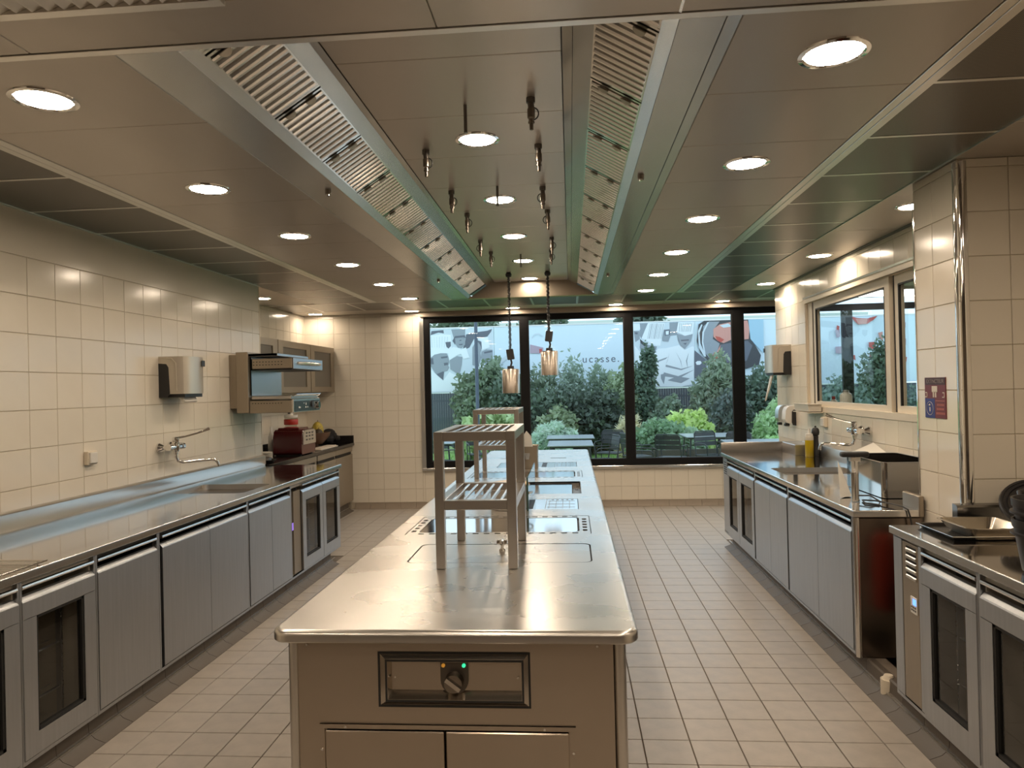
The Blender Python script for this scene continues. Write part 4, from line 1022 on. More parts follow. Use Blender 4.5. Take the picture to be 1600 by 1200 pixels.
MB().lathe(2.165, 6.78, [(.031, .196), (.031, .212), (.012, .216), (.006, .262), (.0001, .263)], 20, .90).build('nozzle', white_pl, t)
t = thing('pepper_mill', 'tall black turned pepper mill next to the oil bottle', 'pepper mill', (2.235, 6.82, .90))
MB().lathe(2.235, 6.82, [(.0001, .001), (.038, .001), (.039, .03), (.037, .05), (.033, .075), (.027, .12), (.024, .16), (.026, .185), (.021, .19)], 28, .90).build('body', black_plastic, t)
MB().lathe(2.235, 6.82, [(.021, .19), (.031, .20), (.035, .225), (.031, .25), (.022, .262), (.0001, .266)], 28, .90).build('head', black_plastic, t)
MB().lathe(2.235, 6.82, [(.0001, .266), (.009, .268), (.010, .276), (.0001, .282)], 14, .90).build('finial', black_plastic, t)
t = thing('water_bath', 'open rectangular steel water bath tank at the column end of the right counter', 'container', (1.95, 4.62, .90))
xo, yo = rrect(1.80, 2.125, 4.35, 4.92, .03), rrect(1.806, 2.119, 4.356, 4.914, .028); ro_ = rrect(1.788, 2.137, 4.338, 4.932, .035); n = len(xo)
b = MB().add([(p[0], p[1], .904) for p in xo] + [(p[0], p[1], 1.105) for p in xo] + [(p[0], p[1], 1.108) for p in ro_] + [(p[0], p[1], 1.113) for p in ro_] + [(p[0], p[1], 1.112) for p in yo] + [(p[0], p[1], .908) for p in yo],
      [(a * n + k, a * n + (k + 1) % n, (a + 1) * n + (k + 1) % n, (a + 1) * n + k) for a in range(5) for k in range(n)] + [tuple(range(n)), tuple(range(5 * n, 6 * n))])
b.build('tank', mat('tank_steel', (.58, .56, .53), .10, 1), t)
t = thing('circulator', 'steel tube with black bar handle standing before the water bath', 'circulator', (1.612, 4.27, .90))
MB().lathe(1.612, 4.27, [(.0001, .002), (.024, .002), (.0225, .012), (.0205, .02), (.0205, .16), (.0212, .163), (.0212, .17), (.0200, .173), (.0200, .26), (.0001, .26)], 24, .90).build('tube', steel_edge, t)
MB().rbox(1.535, 1.690, 4.245, 4.295, 1.155, 1.186, .012, 3).build('handle', black_plastic, t)
MB().rbox(1.585, 1.64, 4.25, 4.29, 1.13, 1.158, .004).build('bracket', steel, t)
one('power_cord', MB().tube([(1.64, 4.30, .93), (1.69, 4.26, .935), (1.72, 4.20, .91), (1.68, 4.12, .906), (1.63, 4.18, .906), (1.65, 4.27, .908), (1.70, 4.22, .912), (1.73, 4.10, .915), (1.752, 4.0, .915), (1.762, 3.962, .905), (1.770, 3.955, .87), (1.78, 3.955, .80), (1.80, 3.955, .62)], .0045, 8), black_plastic, 'black power cord looping over the right counter edge', 'cord')
t = thing('napkin_box', 'steel box of folded white napkins behind the water bath', 'box', (2.20, 5.45, .90))
MB().rbox(2.11, 2.255, 5.33, 5.60, .901, 1.03, .004).build('box', taupe, t)
MB().rbox(2.10, 2.258, 5.25, 5.62, 1.03, 1.06, .006).build('napkin_pile', paper, t)
MB().add([(2.11, 5.60, 1.061), (2.24, 5.30, 1.061), (2.25, 5.60, 1.061), (2.195, 5.45, 1.135)], [(0, 1, 3), (1, 2, 3), (2, 0, 3), (0, 2, 1)]).build('folded_napkin', paper, t)
one('napkin', MB().add([(1.575, 4.40, .905), (1.65, 4.42, .905), (1.66, 4.52, .905), (1.60, 4.50, 1.11), (1.61, 4.52, 1.105)], [(0, 1, 3), (1, 2, 4, 3), (2, 0, 3, 4), (0, 2, 1)]), paper, 'white pointed napkin standing just behind the circulator tube', 'napkin')
t = thing('sill_box', 'white low box on the partition window sill, kitchen side', 'box', (2.27, 7.13, 1.302))
MB().prism([(2.195, 1.31), (2.305, 1.31), (2.312, 1.375), (2.186, 1.375)], 'y', 6.86, 7.27).build('box', white_ch, t)
MB().box(2.182, 2.312, 6.85, 7.28, 1.374, 1.38).build('rim', white_ch, t)
MB().box(2.18, 2.33, 6.85, 7.29, 1.296, 1.304).build('ledge', cream_pl, t)
t = thing('jug', 'white plastic jug standing outside the partition window', 'jug', (2.62, 7.0, 1.33))
struct('sill_neighbour', MB().box(2.44, 2.72, 4.5, 7.35, 1.27, 1.31), cream_pl)
MB().lathe(2.60, 7.05, [(.0001, .002), (.052, .002), (.055, .01), (.055, .13), (.048, .155), (.026, .17)], 24, 1.31).build('body', white_pl, t)
MB().lathe(2.60, 7.05, [(.027, .17), (.027, .19), (.0001, .192)], 18, 1.31).build('cap', steel, t)
t = thing('spray_bottle', 'small bottle with red cap outside the partition window', 'bottle', (2.58, 7.28, 1.31))
MB().lathe(2.56, 7.26, [(.0001, .002), (.034, .002), (.035, .01), (.035, .08), (.015, .10)], 20, 1.31).build('body', white_pl, t)
MB().lathe(2.56, 7.26, [(.017, .10), (.017, .13), (.0001, .132)], 16, 1.31).build('cap', mat('red_cap', (.4, .03, .03), .4), t)
# sign on the column
sg = thing('wall_sign', 'dark red and blue pictogram notice stuck on the column', 'sign', (1.862, 3.84, 1.495))
sred = mat('sign_red', (.16, .014, .016), .35); sblue = mat('sign_blue', (.03, .03, .20), .35); spink = mat('sign_pink', (.45, .14, .11), .4); swhite = mat('sign_white', (.72, .66, .56), .4); sdark = mat('sign_dark', (.05, .01, .012), .4)
MB().box(1.8555, 1.8600, 3.735, 3.943, 1.392, 1.60).build('board', sred, sg)
MB().box(1.8550, 1.8556, 3.735, 3.937, 1.562, 1.598).build('title_band', sdark, sg)
MB().box(1.8550, 1.8556, 3.842, 3.943, 1.392, 1.492).build('blue_panel', sblue, sg)
MB().box(1.8546, 1.8556, 3.815, 3.870, 1.525, 1.556).build('pictogram', swhite, sg)
b = MB().box(1.8546, 1.8556, 3.848, 3.860, 1.498, 1.528).box(1.8546, 1.8556, 3.826, 3.838, 1.498, 1.528)
for y in (3.918, 3.745):
    b.box(1.8546, 1.8556, y, y + .022, 1.498, 1.502).box(1.8546, 1.8556, y, y + .004, 1.498, 1.524).box(1.8546, 1.8556, y + .006, y + .018, 1.520, 1.525)
b.build('pictogram', swhite, sg)
ring = [(1.8546, 3.893 + .034 * math.cos(a), 1.441 + .034 * math.sin(a)) for a in [2 * PI * q / 28 for q in range(28)]]
MB().tube(ring, .0012, 5, closed=True).box(1.8546, 1.8556, 3.888, 3.898, 1.425, 1.447).lathe(1.8551, 3.894, [(.0001, 0), (.007, .005), (.0001, .014)], 8, 1.452).build('extinguisher_pictogram', swhite, sg)
b = MB()
for y0, y1, z in ((3.745, 3.835, 1.479), (3.75, 3.832, 1.455), (3.754, 3.83, 1.434), (3.745, 3.835, 1.412)):
    if z == 1.479: b.box(1.8546, 1.8556, y0, y1, z, z + .004); continue
    y = y0
    while y < y1 - .012: b.box(1.8546, 1.8556, y, y + .0105, z, z + .011); y += .0145
b.build('text_line', spink, sg)
txc = bpy.data.curves.new('title', 'FONT'); txc.body = 'EXTINCTEUR'; txc.size = .028; txc.align_x = 'CENTER'; txc.extrude = .0004
to = bpy.data.objects.new('title', txc); COL.objects.link(to)
dg = bpy.context.evaluated_depsgraph_get()
me = bpy.data.meshes.new_from_object(to.evaluated_get(dg)); bpy.data.objects.remove(to)
me.materials.clear(); me.materials.append(mat('sign_grey', (.30, .24, .22), .4))
lay('title', me, sg, (1.8545 - 1.862, 3.836 - 3.84, 1.571 - 1.495), (PI / 2, 0, -PI / 2), (1.05, 1, 1))
# fire extinguisher hanging in the gap, seen as a reflection in the end panel
t = thing('fire_extinguisher', 'red fire extinguisher mirrored in the dark end panel beside the column', 'extinguisher', (1.752, 3.74, .30))
MB().lathe(1.752, 3.74, [(.0001, .0), (.06, .0), (.07, .012), (.07, .36), (.058, .41), (.025, .43)], 28, .30).build('cylinder', mat('extinguisher_red', (.55, .05, .03), .3), t)
MB().lathe(1.752, 3.74, [(.025, .43), (.025, .46), (.0001, .462)], 16, .30).box(1.735, 1.77, 3.66, 3.76, .76, .775).build('valve', black_plastic, t)
MB().tube([(1.752, 3.72, .745), (1.70, 3.68, .74), (1.675, 3.68, .65), (1.672, 3.69, .45)], .009, 8).build('hose', black_plastic, t)
MB().box(1.80, 1.866, 3.71, 3.77, .40, .44).box(1.80, 1.866, 3.71, 3.77, .62, .66).build('wall_bracket', dark_steel, t)
one('drain_pipe', MB().cyl((1.55, 3.74, 0), (1.55, 3.74, .10), .038, n=20).cyl((1.55, 3.74, .10), (1.55, 3.74, .12), .030, .02, n=20), cream_pl, 'short cream pipe stub on the floor between the right counters', 'pipe')

# ------------------------------------------------------------------ near right counter
t = thing('baking_tray', 'flat black baking tray at the left end of the near right counter', 'tray', (1.79, 3.37, .90))
def pan(t, x0, x1, y0, y1, z, h, fl, m, r=.03, lip=.008):
    a = rrect(x0 + fl, x1 - fl, y0 + fl, y1 - fl, r * .6); c = rrect(x0, x1, y0, y1, r); e = rrect(x0 - lip, x1 + lip, y0 - lip, y1 + lip, r + lip); n = len(a)
    ins = rrect(x0 + fl + .003, x1 - fl - .003, y0 + fl + .003, y1 - fl - .003, r * .6)
    b = MB().add([(p[0], p[1], z) for p in a] + [(p[0], p[1], z + h - .002) for p in c] + [(p[0], p[1], z + h - .002) for p in e] + [(p[0], p[1], z + h) for p in e] + [(p[0], p[1], z + h) for p in rrect(x0 + .003, x1 - .003, y0 + .003, y1 - .003, r)] + [(p[0], p[1], z + .003) for p in ins],
          [(k_ * n + k, k_ * n + (k + 1) % n, (k_ + 1) * n + (k + 1) % n, (k_ + 1) * n + k) for k_ in range(5) for k in range(n)] + [tuple(range(n)), tuple(range(5 * n, 6 * n))])
    return b.build('pan', m, t)
pan(t, 1.612, 1.985, 3.215, 3.53, .901, .016, .012, mat('black_tray', (.03, .028, .027), .35, .4), .004, .006)
MB().tube([(1.609, 3.21, .917), (1.99, 3.21, .917), (1.99, 3.535, .917), (1.609, 3.535, .917)], .0022, 6, closed=True).build('rim', steel_edge, t)
t = thing('gastronorm_tray', 'shiny shallow steel tray lying on top of the black tray', 'tray', (1.79, 3.33, .905))
pan(t, 1.665, 1.915, 3.185, 3.46, .905, .052, .035, mat('tray_steel', (.60, .55, .47), .20, 1), .03, .010)
tubm = mat('black_tub', (.022, .021, .023), .38)
t = thing('stacked_tub', 'black plastic tub with handle lugs on the near right counter, lower of two', 'tub', (1.66, 2.66, .90), 'nested black tubs')
def tub(t, z, h):
    MB().lathe(1.672, 2.66, [(.0001, .002), (.088, .002), (.095, .008), (.118, h - .03), (.122, h - .028), (.124, h), (.117, h), (.11, h - .03), (.09, .012), (.0001, .010)], 40, z).build('body', tubm, t)
    MB().lathe(1.672, 2.66, [(.118, h - .055), (.128, h - .053), (.128, h - .046), (.119, h - .044)], 40, z).build('collar', tubm, t)
    for s in (-1, 1):
        MB().tube([(1.632, 2.66 + s * .118, z + h - .01), (1.647, 2.66 + s * .150, z + h + .004), (1.672, 2.66 + s * .158, z + h + .008), (1.697, 2.66 + s * .150, z + h + .004), (1.712, 2.66 + s * .118, z + h - .01)], .008, 8).build('handle', tubm, t)
tub(t, .901, .19)
t = thing('stacked_tub', 'black plastic tub nested in another at the right frame edge, upper of two', 'tub', (1.66, 2.66, .94), 'nested black tubs')
tub(t, .975, .19)
t = thing('round_lid', 'large round black lid leaning behind the tubs', 'lid', (2.05, 3.35, .90))
b = MB().lathe(0, 0, [(.0001, .010), (.09, .014), (.15, .022), (.165, .03), (.17, .02), (.168, .0), (.15, -.006), (.0001, -.004)], 40)
for rr_ in (.11, .135, .152): b.lathe(0, 0, [(rr_, .014), (rr_ + .003, .028), (rr_ + .006, .014)], 40)
R_ = Matrix.Rotation(math.radians(34), 4, 'X') @ Matrix.Rotation(math.radians(-12), 4, 'Y')
b.v = [tuple(R_ @ Vector(v) + Vector((2.08, 3.37, 1.005))) for v in b.v]
b.build('disc', tubm, t)
MB().cyl((2.08, 3.355, 1.028), (2.085, 3.335, 1.055), .02, n=16).build('knob', tubm, t)
# ------------------------------------------------------------------ outdoors
struct('ground', MB().box(-30, 40, YB + .1, 60, -.30, -.17), mat('lawn_soil', (.20, .34, .09), .9, noise=((1.5, 1.5, 1.5), .30, 0)))
struct('terrace', MB().box(-6, 8, YB + .1, 10.1, -.17, -.15), mat('terrace_paving', (.42, .41, .40), .8))
gm = mat('grass_blade', (.22, .40, .09), .8, noise=((2, 2, 2), .3, 0))
b = MB(); N = 9000
gx = rng.uniform(-5, 7, N); gy = rng.uniform(10.1, 19, N); ga = rng.uniform(0, 6.28, N); gh = rng.uniform(.03, .075, N)
for x, y, a, h in zip(gx, gy, ga, gh):
    c, s_ = math.cos(a) * .008, math.sin(a) * .008
    b.v += [(x - c, y - s_, -.17), (x + c, y + s_, -.17), (x + s_ * 2, y + c * 2, h - .15)]; b.f.append((len(b.v) - 3, len(b.v) - 2, len(b.v) - 1))
g_ = b.build('lawn_grass', gm, sharp=0); g_['kind'] = 'stuff'; g_['label'] = 'short bright green lawn between window wall and shrubs'; g_['category'] = 'grass'

# printed banner on the boundary, with the dark slatted fence under it
BANNER=[
('p',(-4.09,3.39),(-2.23,3.33),(-2.26,1.47),(-4.14,1.51)),
('d',(-4.05,3.32),(-3.69,3.34),(-3.68,3.24),(-3.84,3.27),(-4.08,3.2)),
('g',(-3.46,3.35),(-3.04,3.36),(-3.05,3.15),(-3.39,3.09)),
('d',(-3.02,3.19),(-2.79,3.24),(-2.4,3.28),(-2.25,3.33),(-2.28,3.25),(-2.39,3.11),(-2.79,3.05),(-2.93,2.8),(-3.14,2.72),(-3.05,2.98)),
('w',(-4.1,3.18),(-3.77,3.22),(-3.47,3.19),(-3.46,2.82),(-3.53,2.65),(-3.79,2.66),(-4.11,2.54)),
('p',(-4.07,3.15),(-4.05,3.16),(-4.03,2.83),(-4.05,2.83)),
('p',(-3.98,3.15),(-3.97,3.16),(-3.96,2.83),(-3.97,2.83)),
('p',(-3.9,3.15),(-3.89,3.15),(-3.88,2.83),(-3.9,2.83)),
('p',(-3.82,3.15),(-3.8,3.15),(-3.81,2.83),(-3.83,2.82)),
('p',(-3.74,3.15),(-3.72,3.15),(-3.74,2.83),(-3.75,2.82)),
('p',(-3.66,3.14),(-3.64,3.15),(-3.67,2.82),(-3.68,2.82)),
('p',(-3.58,3.14),(-3.56,3.14),(-3.59,2.82),(-3.61,2.82)),
('d',(-3.64,2.98),(-3.48,2.99),(-3.48,2.86),(-3.55,2.79),(-3.61,2.84)),
('g',(-4.11,2.51),(-3.98,2.62),(-3.79,2.66),(-3.61,2.65),(-3.55,2.52),(-3.53,2.37),(-3.57,2.29),(-3.54,2.23),(-3.6,2.13),(-3.7,2.11),(-3.73,1.86),(-3.97,2.08),(-4.09,2.28)),
('d',(-3.79,2.55),(-3.59,2.57),(-3.59,2.52),(-3.77,2.5)),
('d',(-3.7,2.37),(-3.58,2.38),(-3.58,2.31),(-3.69,2.29)),
('d',(-4.1,2.5),(-4.02,2.53),(-4,2.34),(-4.08,2.34)),
('d',(-3.73,2.12),(-3.7,2.11),(-3.73,1.86),(-3.93,2.04)),
('w',(-3.58,2.76),(-3.4,2.83),(-3.21,2.79),(-3.12,2.64),(-3.27,2.6),(-3.54,2.44)),
('g',(-3.52,2.45),(-3.3,2.56),(-3.15,2.53),(-3.17,2.3),(-3.25,1.96),(-3.37,2.09),(-3.51,2.18)),
('w',(-4.12,2.22),(-3.95,2.05),(-3.73,1.85),(-3.54,2.1),(-3.25,1.94),(-2.94,2.08),(-2.86,1.87),(-2.87,1.49),(-4.14,1.52)),
('d',(-3.43,3.01),(-3.35,3.15),(-3.05,3.17),(-3.03,3.08),(-3.11,3.11),(-3.31,3.09),(-3.35,2.9)),
('g',(-3.35,3.09),(-3.05,3.1),(-3.05,2.89),(-3.16,2.79),(-3.27,2.81),(-3.34,2.92)),
('d',(-3.22,3.03),(-3.16,3.04),(-3.16,3.01),(-3.22,3)),
('d',(-3.25,2.91),(-3.12,2.92),(-3.14,2.88),(-3.22,2.88)),
('w',(-3.23,2.73),(-3.03,2.81),(-2.93,2.51),(-3.11,2.47)),
('w',(-2.71,3.07),(-2.37,3.09),(-2.33,2.79),(-2.57,2.71),(-2.58,2.98)),
('g',(-2.84,2.8),(-2.71,3.02),(-2.57,2.94),(-2.56,2.79),(-2.61,2.63),(-2.59,2.5),(-2.68,2.22),(-2.85,2.29)),
('d',(-2.71,3.02),(-2.57,2.96),(-2.56,2.73),(-2.61,2.88),(-2.69,2.97)),
('g',(-2.57,2.67),(-2.44,2.73),(-2.25,2.72),(-2.25,2.36),(-2.35,2.25),(-2.55,2.37),(-2.59,2.5)),
('d',(-2.5,2.66),(-2.25,2.7),(-2.25,2.65),(-2.49,2.61)),
('d',(-2.57,2.41),(-2.45,2.42),(-2.46,2.38),(-2.56,2.37)),
('w',(-2.64,2.31),(-2.39,2.24),(-2.24,2.28),(-2.26,1.47),(-2.87,1.49)),
('p',(-2.13,2.36),(-1.74,2.6),(-1.72,2.52),(-2.11,2.21)),
('m',(-1.14,2.84),(-0.76,2.74),(-0.77,2.57),(-1.15,2.58)),
('p',(-1.09,3.05),(-1.01,3.15),(-0.88,3.17),(-0.75,3.08),(-0.78,3.06),(-0.88,3.13),(-1,3.12),(-1.07,3.02)),
('r',(-0.88,2.7),(-0.8,2.71),(-0.79,2.57),(-0.87,2.58)),
('p',(1.85,3.38),(3.59,3.36),(3.55,1.49),(1.83,1.53)),
('g',(2.04,3.36),(2.27,3.36),(2.08,2.91),(2.03,3)),
('g',(2.88,3.36),(3.13,3.36),(3.09,2.99),(2.88,2.97)),
('w',(1.85,3.35),(2.04,3.34),(2.05,3.18),(1.85,3.14)),
('g',(1.86,3.15),(2.03,3.14),(2.03,2.91),(1.9,2.82)),
('d',(1.88,3.11),(1.98,3.1),(1.96,3.04),(1.89,3.06)),
('w',(2.27,3.36),(2.75,3.35),(2.61,2.7),(2.49,2.71),(2.08,2.93)),
('g',(2.34,3.34),(2.35,3.34),(2.26,2.91),(2.25,2.91)),
('g',(2.38,3.34),(2.4,3.34),(2.31,2.91),(2.29,2.91)),
('g',(2.43,3.34),(2.44,3.34),(2.35,2.9),(2.34,2.9)),
('g',(2.48,3.34),(2.49,3.34),(2.4,2.9),(2.39,2.9)),
('g',(2.52,3.34),(2.54,3.34),(2.45,2.9),(2.43,2.9)),
('g',(2.57,3.33),(2.58,3.33),(2.49,2.9),(2.48,2.9)),
('g',(2.62,3.33),(2.63,3.33),(2.54,2.9),(2.53,2.9)),
('g',(2.66,3.33),(2.67,3.33),(2.58,2.9),(2.57,2.9)),
('g',(2.71,3.33),(2.72,3.33),(2.63,2.9),(2.62,2.9)),
('g',(2.05,2.87),(2.27,2.73),(2.51,2.68),(2.48,2.57),(2.4,2.46),(2.29,2.45),(2.07,2.51),(2.02,2.66)),
('k',(2.03,2.91),(2.12,2.83),(2.25,2.71),(2.16,2.69),(2.05,2.79)),
('d',(2.32,2.63),(2.49,2.64),(2.4,2.57)),
('g',(2.72,3.16),(2.91,3.17),(2.91,3),(2.84,2.81),(2.67,2.83),(2.66,2.92)),
('d',(2.73,3.14),(2.89,3.15),(2.89,3),(2.74,2.98)),
('w',(2.77,3.11),(2.86,3.12),(2.85,3.01),(2.77,3.01)),
('w',(3.13,3.36),(3.58,3.35),(3.53,3.01),(3.31,2.96),(3.07,3.08)),
('g',(3.17,3.34),(3.18,3.34),(3.16,3.09),(3.15,3.09)),
('g',(3.22,3.33),(3.23,3.33),(3.21,3.09),(3.2,3.09)),
('g',(3.27,3.33),(3.28,3.33),(3.25,3.08),(3.24,3.09)),
('g',(3.32,3.33),(3.33,3.33),(3.29,3.08),(3.28,3.08)),
('g',(3.37,3.33),(3.38,3.33),(3.34,3.08),(3.33,3.08)),
('g',(3.41,3.33),(3.42,3.33),(3.38,3.08),(3.37,3.08)),
('g',(3.46,3.33),(3.47,3.33),(3.42,3.08),(3.41,3.08)),
('g',(3.51,3.33),(3.52,3.32),(3.47,3.08),(3.46,3.08)),
('g',(3.09,3.03),(3.31,2.96),(3.53,3.01),(3.48,2.82),(3.41,2.72),(3.3,2.59),(3.19,2.67),(3.12,2.83)),
('d',(3.19,2.85),(3.42,2.86),(3.42,2.82),(3.2,2.81)),
('d',(3.25,2.75),(3.36,2.76),(3.32,2.7)),
('d',(3.09,3.02),(3.13,2.84),(3.17,2.7),(3.12,2.83)),
('w',(2.76,2.62),(3.14,2.7),(3.3,2.56),(3.52,2.66),(3.56,2.62),(3.53,1.57),(3.17,1.5),(2.4,1.52),(2.45,2.15),(2.34,2.38),(2.54,2.62)),
('g',(2.48,2.26),(2.81,2.37),(2.75,2.31),(2.5,2.22)),
('g',(2.75,2.15),(3.18,2.02),(3.53,2.1),(3.18,1.98),(2.74,2.09)),
('g',(2.69,1.93),(3.09,1.81),(3.56,1.99),(3.12,1.75),(2.66,1.82)),
('g',(3.03,2.53),(3.18,2.24),(3.21,2.02),(3.16,2.25)),
('g',(3.41,2.49),(3.32,2.24),(3.37,2.02),(3.35,2.24)),
('g',(2.6,1.87),(2.74,1.9),(2.68,1.59),(2.6,1.76)),
('g',(3.06,1.81),(3.42,1.74),(3.17,1.61),(2.79,1.7)),
('g',(2.86,2.5),(2.8,2.26),(2.75,2.15),(2.83,2.36)),
('g',(1.91,2.53),(2.21,2.46),(2.18,2.27),(1.93,2.39)),
('w',(1.88,2.72),(2.04,2.52),(2.29,2.43),(2.33,2.05),(1.87,2.28)),
('d',(3.57,2.54),(3.91,2.23),(3.88,1.84),(3.55,1.73)),
('w',(3.59,2.19),(3.64,2.23),(3.73,2.23),(3.76,2.17),(3.71,2.12),(3.62,2.12)),
('k',(3.7,3.28),(3.86,3.38),(4.4,3.38),(5.1,3.37),(5.14,2.82),(5.27,2.63),(5.42,2.35),(5.36,2.08),(5.01,1.98),(4.37,2.08),(3.97,2.2),(3.73,2.48),(3.64,2.81)),
('g',(3.83,3.22),(4,3.35),(4.29,3.34),(4.13,3.13),(4.09,2.85),(4.28,2.71),(4.19,2.44),(4.05,2.22),(3.84,2.48),(3.8,2.86)),
('p',(3.68,3.09),(3.78,3.28),(3.81,3.26),(3.72,3.03),(3.74,2.73),(3.88,2.36),(3.84,2.34),(3.69,2.62)),
('p',(3.94,3.33),(4,3.34),(3.85,3.05),(3.82,2.78),(3.89,2.34),(3.84,2.39),(3.78,2.75),(3.8,3.05)),
('s',(4.11,3.13),(4.29,3.26),(4.67,3.33),(5.07,3.35),(5.12,3.1),(5.09,2.82),(4.79,2.79),(4.6,2.81),(4.39,2.72),(4.23,2.79),(4.11,2.91)),
('r',(4.16,2.93),(4.28,2.9),(4.41,2.82),(4.31,2.74),(4.2,2.82)),
('p',(4.29,3.23),(4.53,3.28),(4.64,3.19),(4.4,3.16)),
('r',(4.08,2.41),(4.15,2.49),(4.19,2.38),(4.27,2.3),(4.21,2.14),(4.05,2.19)),
('s',(4.19,2.47),(4.3,2.68),(4.27,2.46)),
('d',(4.3,2.68),(4.63,2.73),(5.06,2.77),(5.19,2.63),(5.02,2.2),(4.37,2.16),(4.27,2.38)),
('b',(5.09,3.37),(5.51,3.37),(5.5,2.4),(5.27,2.65),(5.14,2.82)),
('r',(7.91,3.38),(8.11,3.32),(8.36,3.3),(8.64,3.37),(8.53,3.26),(8.35,3.15),(8.11,3.14),(8.01,3.24)),
('s',(8.04,3.31),(8.36,3.29),(8.34,3.15),(8.11,3.15)),
('m',(7.47,2.53),(7.71,2.54),(7.71,2.34),(7.48,2.34)),
('m',(7.48,3),(7.6,3.03),(7.61,2.81),(7.51,2.78)),
('r',(7.53,3.14),(7.6,3.1),(7.58,3),(7.51,3.01)),
('k',(7.71,2.56),(7.83,2.55),(7.81,2.37),(7.7,2.12)),
('r',(7.86,2.3),(8,2.28),(8.01,2.13),(7.91,2.21)),
('r',(8.38,2.63),(8.55,2.64),(8.57,2.5),(8.46,2.43),(8.38,2.5)),
('r',(8.4,2.3),(8.47,2.28),(8.45,2.19),(8.39,2.21)),
('s',(8.64,2.89),(8.76,2.92),(8.77,2.64),(8.69,2.71)),
('m',(9.28,2.69),(9.39,2.71),(9.38,2.54),(9.28,2.53)),
('r',(9.27,2.19),(9.4,2.19),(9.38,2.06),(9.29,2.01)),
('m',(9.31,3.16),(9.39,3.16),(9.38,3.01),(9.31,3)),
]

BY = 21.0
pc = {'w': (.86, .90, .95), 'p': (.68, .75, .82), 'g': (.33, .36, .41), 'd': (.15, .16, .20), 'k': (.075, .075, .085), 'r': (.55, .10, .08), 's': (.70, .33, .28), 'b': (.42, .62, .78), 'm': (.50, .38, .46)}
bn = thing('printed_banner', 'long pale blue-white printed banner with greyscale cooks above the garden fence', 'banner', (3, BY, 1.5))
xs_ = [-6.5, -4.15, -2.2, 1.75, 3.62, 5.95, 9.2, 13.0]
for a, c in zip(xs_[:-1], xs_[1:]):
    MB().box(a + .006, c - .006, BY, BY + .02, 1.50, 3.38).build('banner_sheet', mat('banner_sheet', (.74, .85, .94), .6), bn)
byc = {}
for k, q in enumerate(BANNER):
    pts = [p for p in q[1:]]
    mm = byc.setdefault(q[0], MB())
    pts = [(max(-6.4, min(12.9, x)), max(1.505, min(3.375, z))) for x, z in pts]
    y = BY - .004 - .0005 * k
    tri = tessellate_polygon([[Vector((x, z, 0)) for x, z in pts]])
    mm.add([(x, y, z) for x, z in pts], [tuple(t_) for t_ in tri])
for c, mm in byc.items(): stuff(mm.build('print', mat('print_' + c, pc[c], .7), bn, sharp=0))
txc = bpy.data.curves.new('lettering', 'FONT'); txc.body = 'ucasse.'; txc.size = .30; txc.space_character = 1.25
to = bpy.data.objects.new('lettering', txc); COL.objects.link(to)
dg = bpy.context.evaluated_depsgraph_get()
me = bpy.data.meshes.new_from_object(to.evaluated_get(dg)); bpy.data.objects.remove(to)
me.materials.clear(); me.materials.append(mat('print_d', pc['d'], .7))
lay('lettering', me, bn, (.36 - 3, -.004, 2.27 - 1.5), (PI / 2, 0, 0))
MB().box(-6.5, 13, BY - .01, BY + .04, 3.38, 3.41).build('top_rail', steel_pale, bn)
fence_m = mat('fence_slate', (.075, .085, .105), .6)
fe = thing('garden_fence', 'dark slate slatted fence below the printed banner', 'fence', (3, BY - .1, 0))
slat = piece('slat', MB().box(-.0315, .0315, -.008, .008, -.15, 1.47), fence_m)
vis_slats = list(np.arange(-5.2, 9.8, .068))
for k, x in enumerate(vis_slats[:290]): lay('slat', slat, fe, (x - 3, .0, 0))
for x in np.arange(-5.2, 10, 1.9): MB().box(x - .03, x + .03, BY - .145, BY - .115, 0, 1.5).build('post', fence_m, fe)
for z in (.25, 1.25): MB().box(-5.3, 10, BY - .09, BY - .06, z - .03, z + .03).build('rail', fence_m, fe)
pl_ = thing('lamp_post', 'slim blue-grey lamp post outside the left window', 'post', (-1.95, 15, 0))
MB().cyl((-1.95, 15, -.02), (-1.95, 15, 4.2), .04, .035, n=14).build('pole', mat('post_slate', (.10, .12, .17), .5), pl_)
MB().rbox(-2.07, -1.83, 14.6, 15.05, 4.2, 4.26, .01).build('lamp_head', black, pl_)
hb = struct('wall_outbuilding', MB().box(-12, 16, 40, 41, 0, 5.2), mat('far_render', (.70, .72, .72), .8))

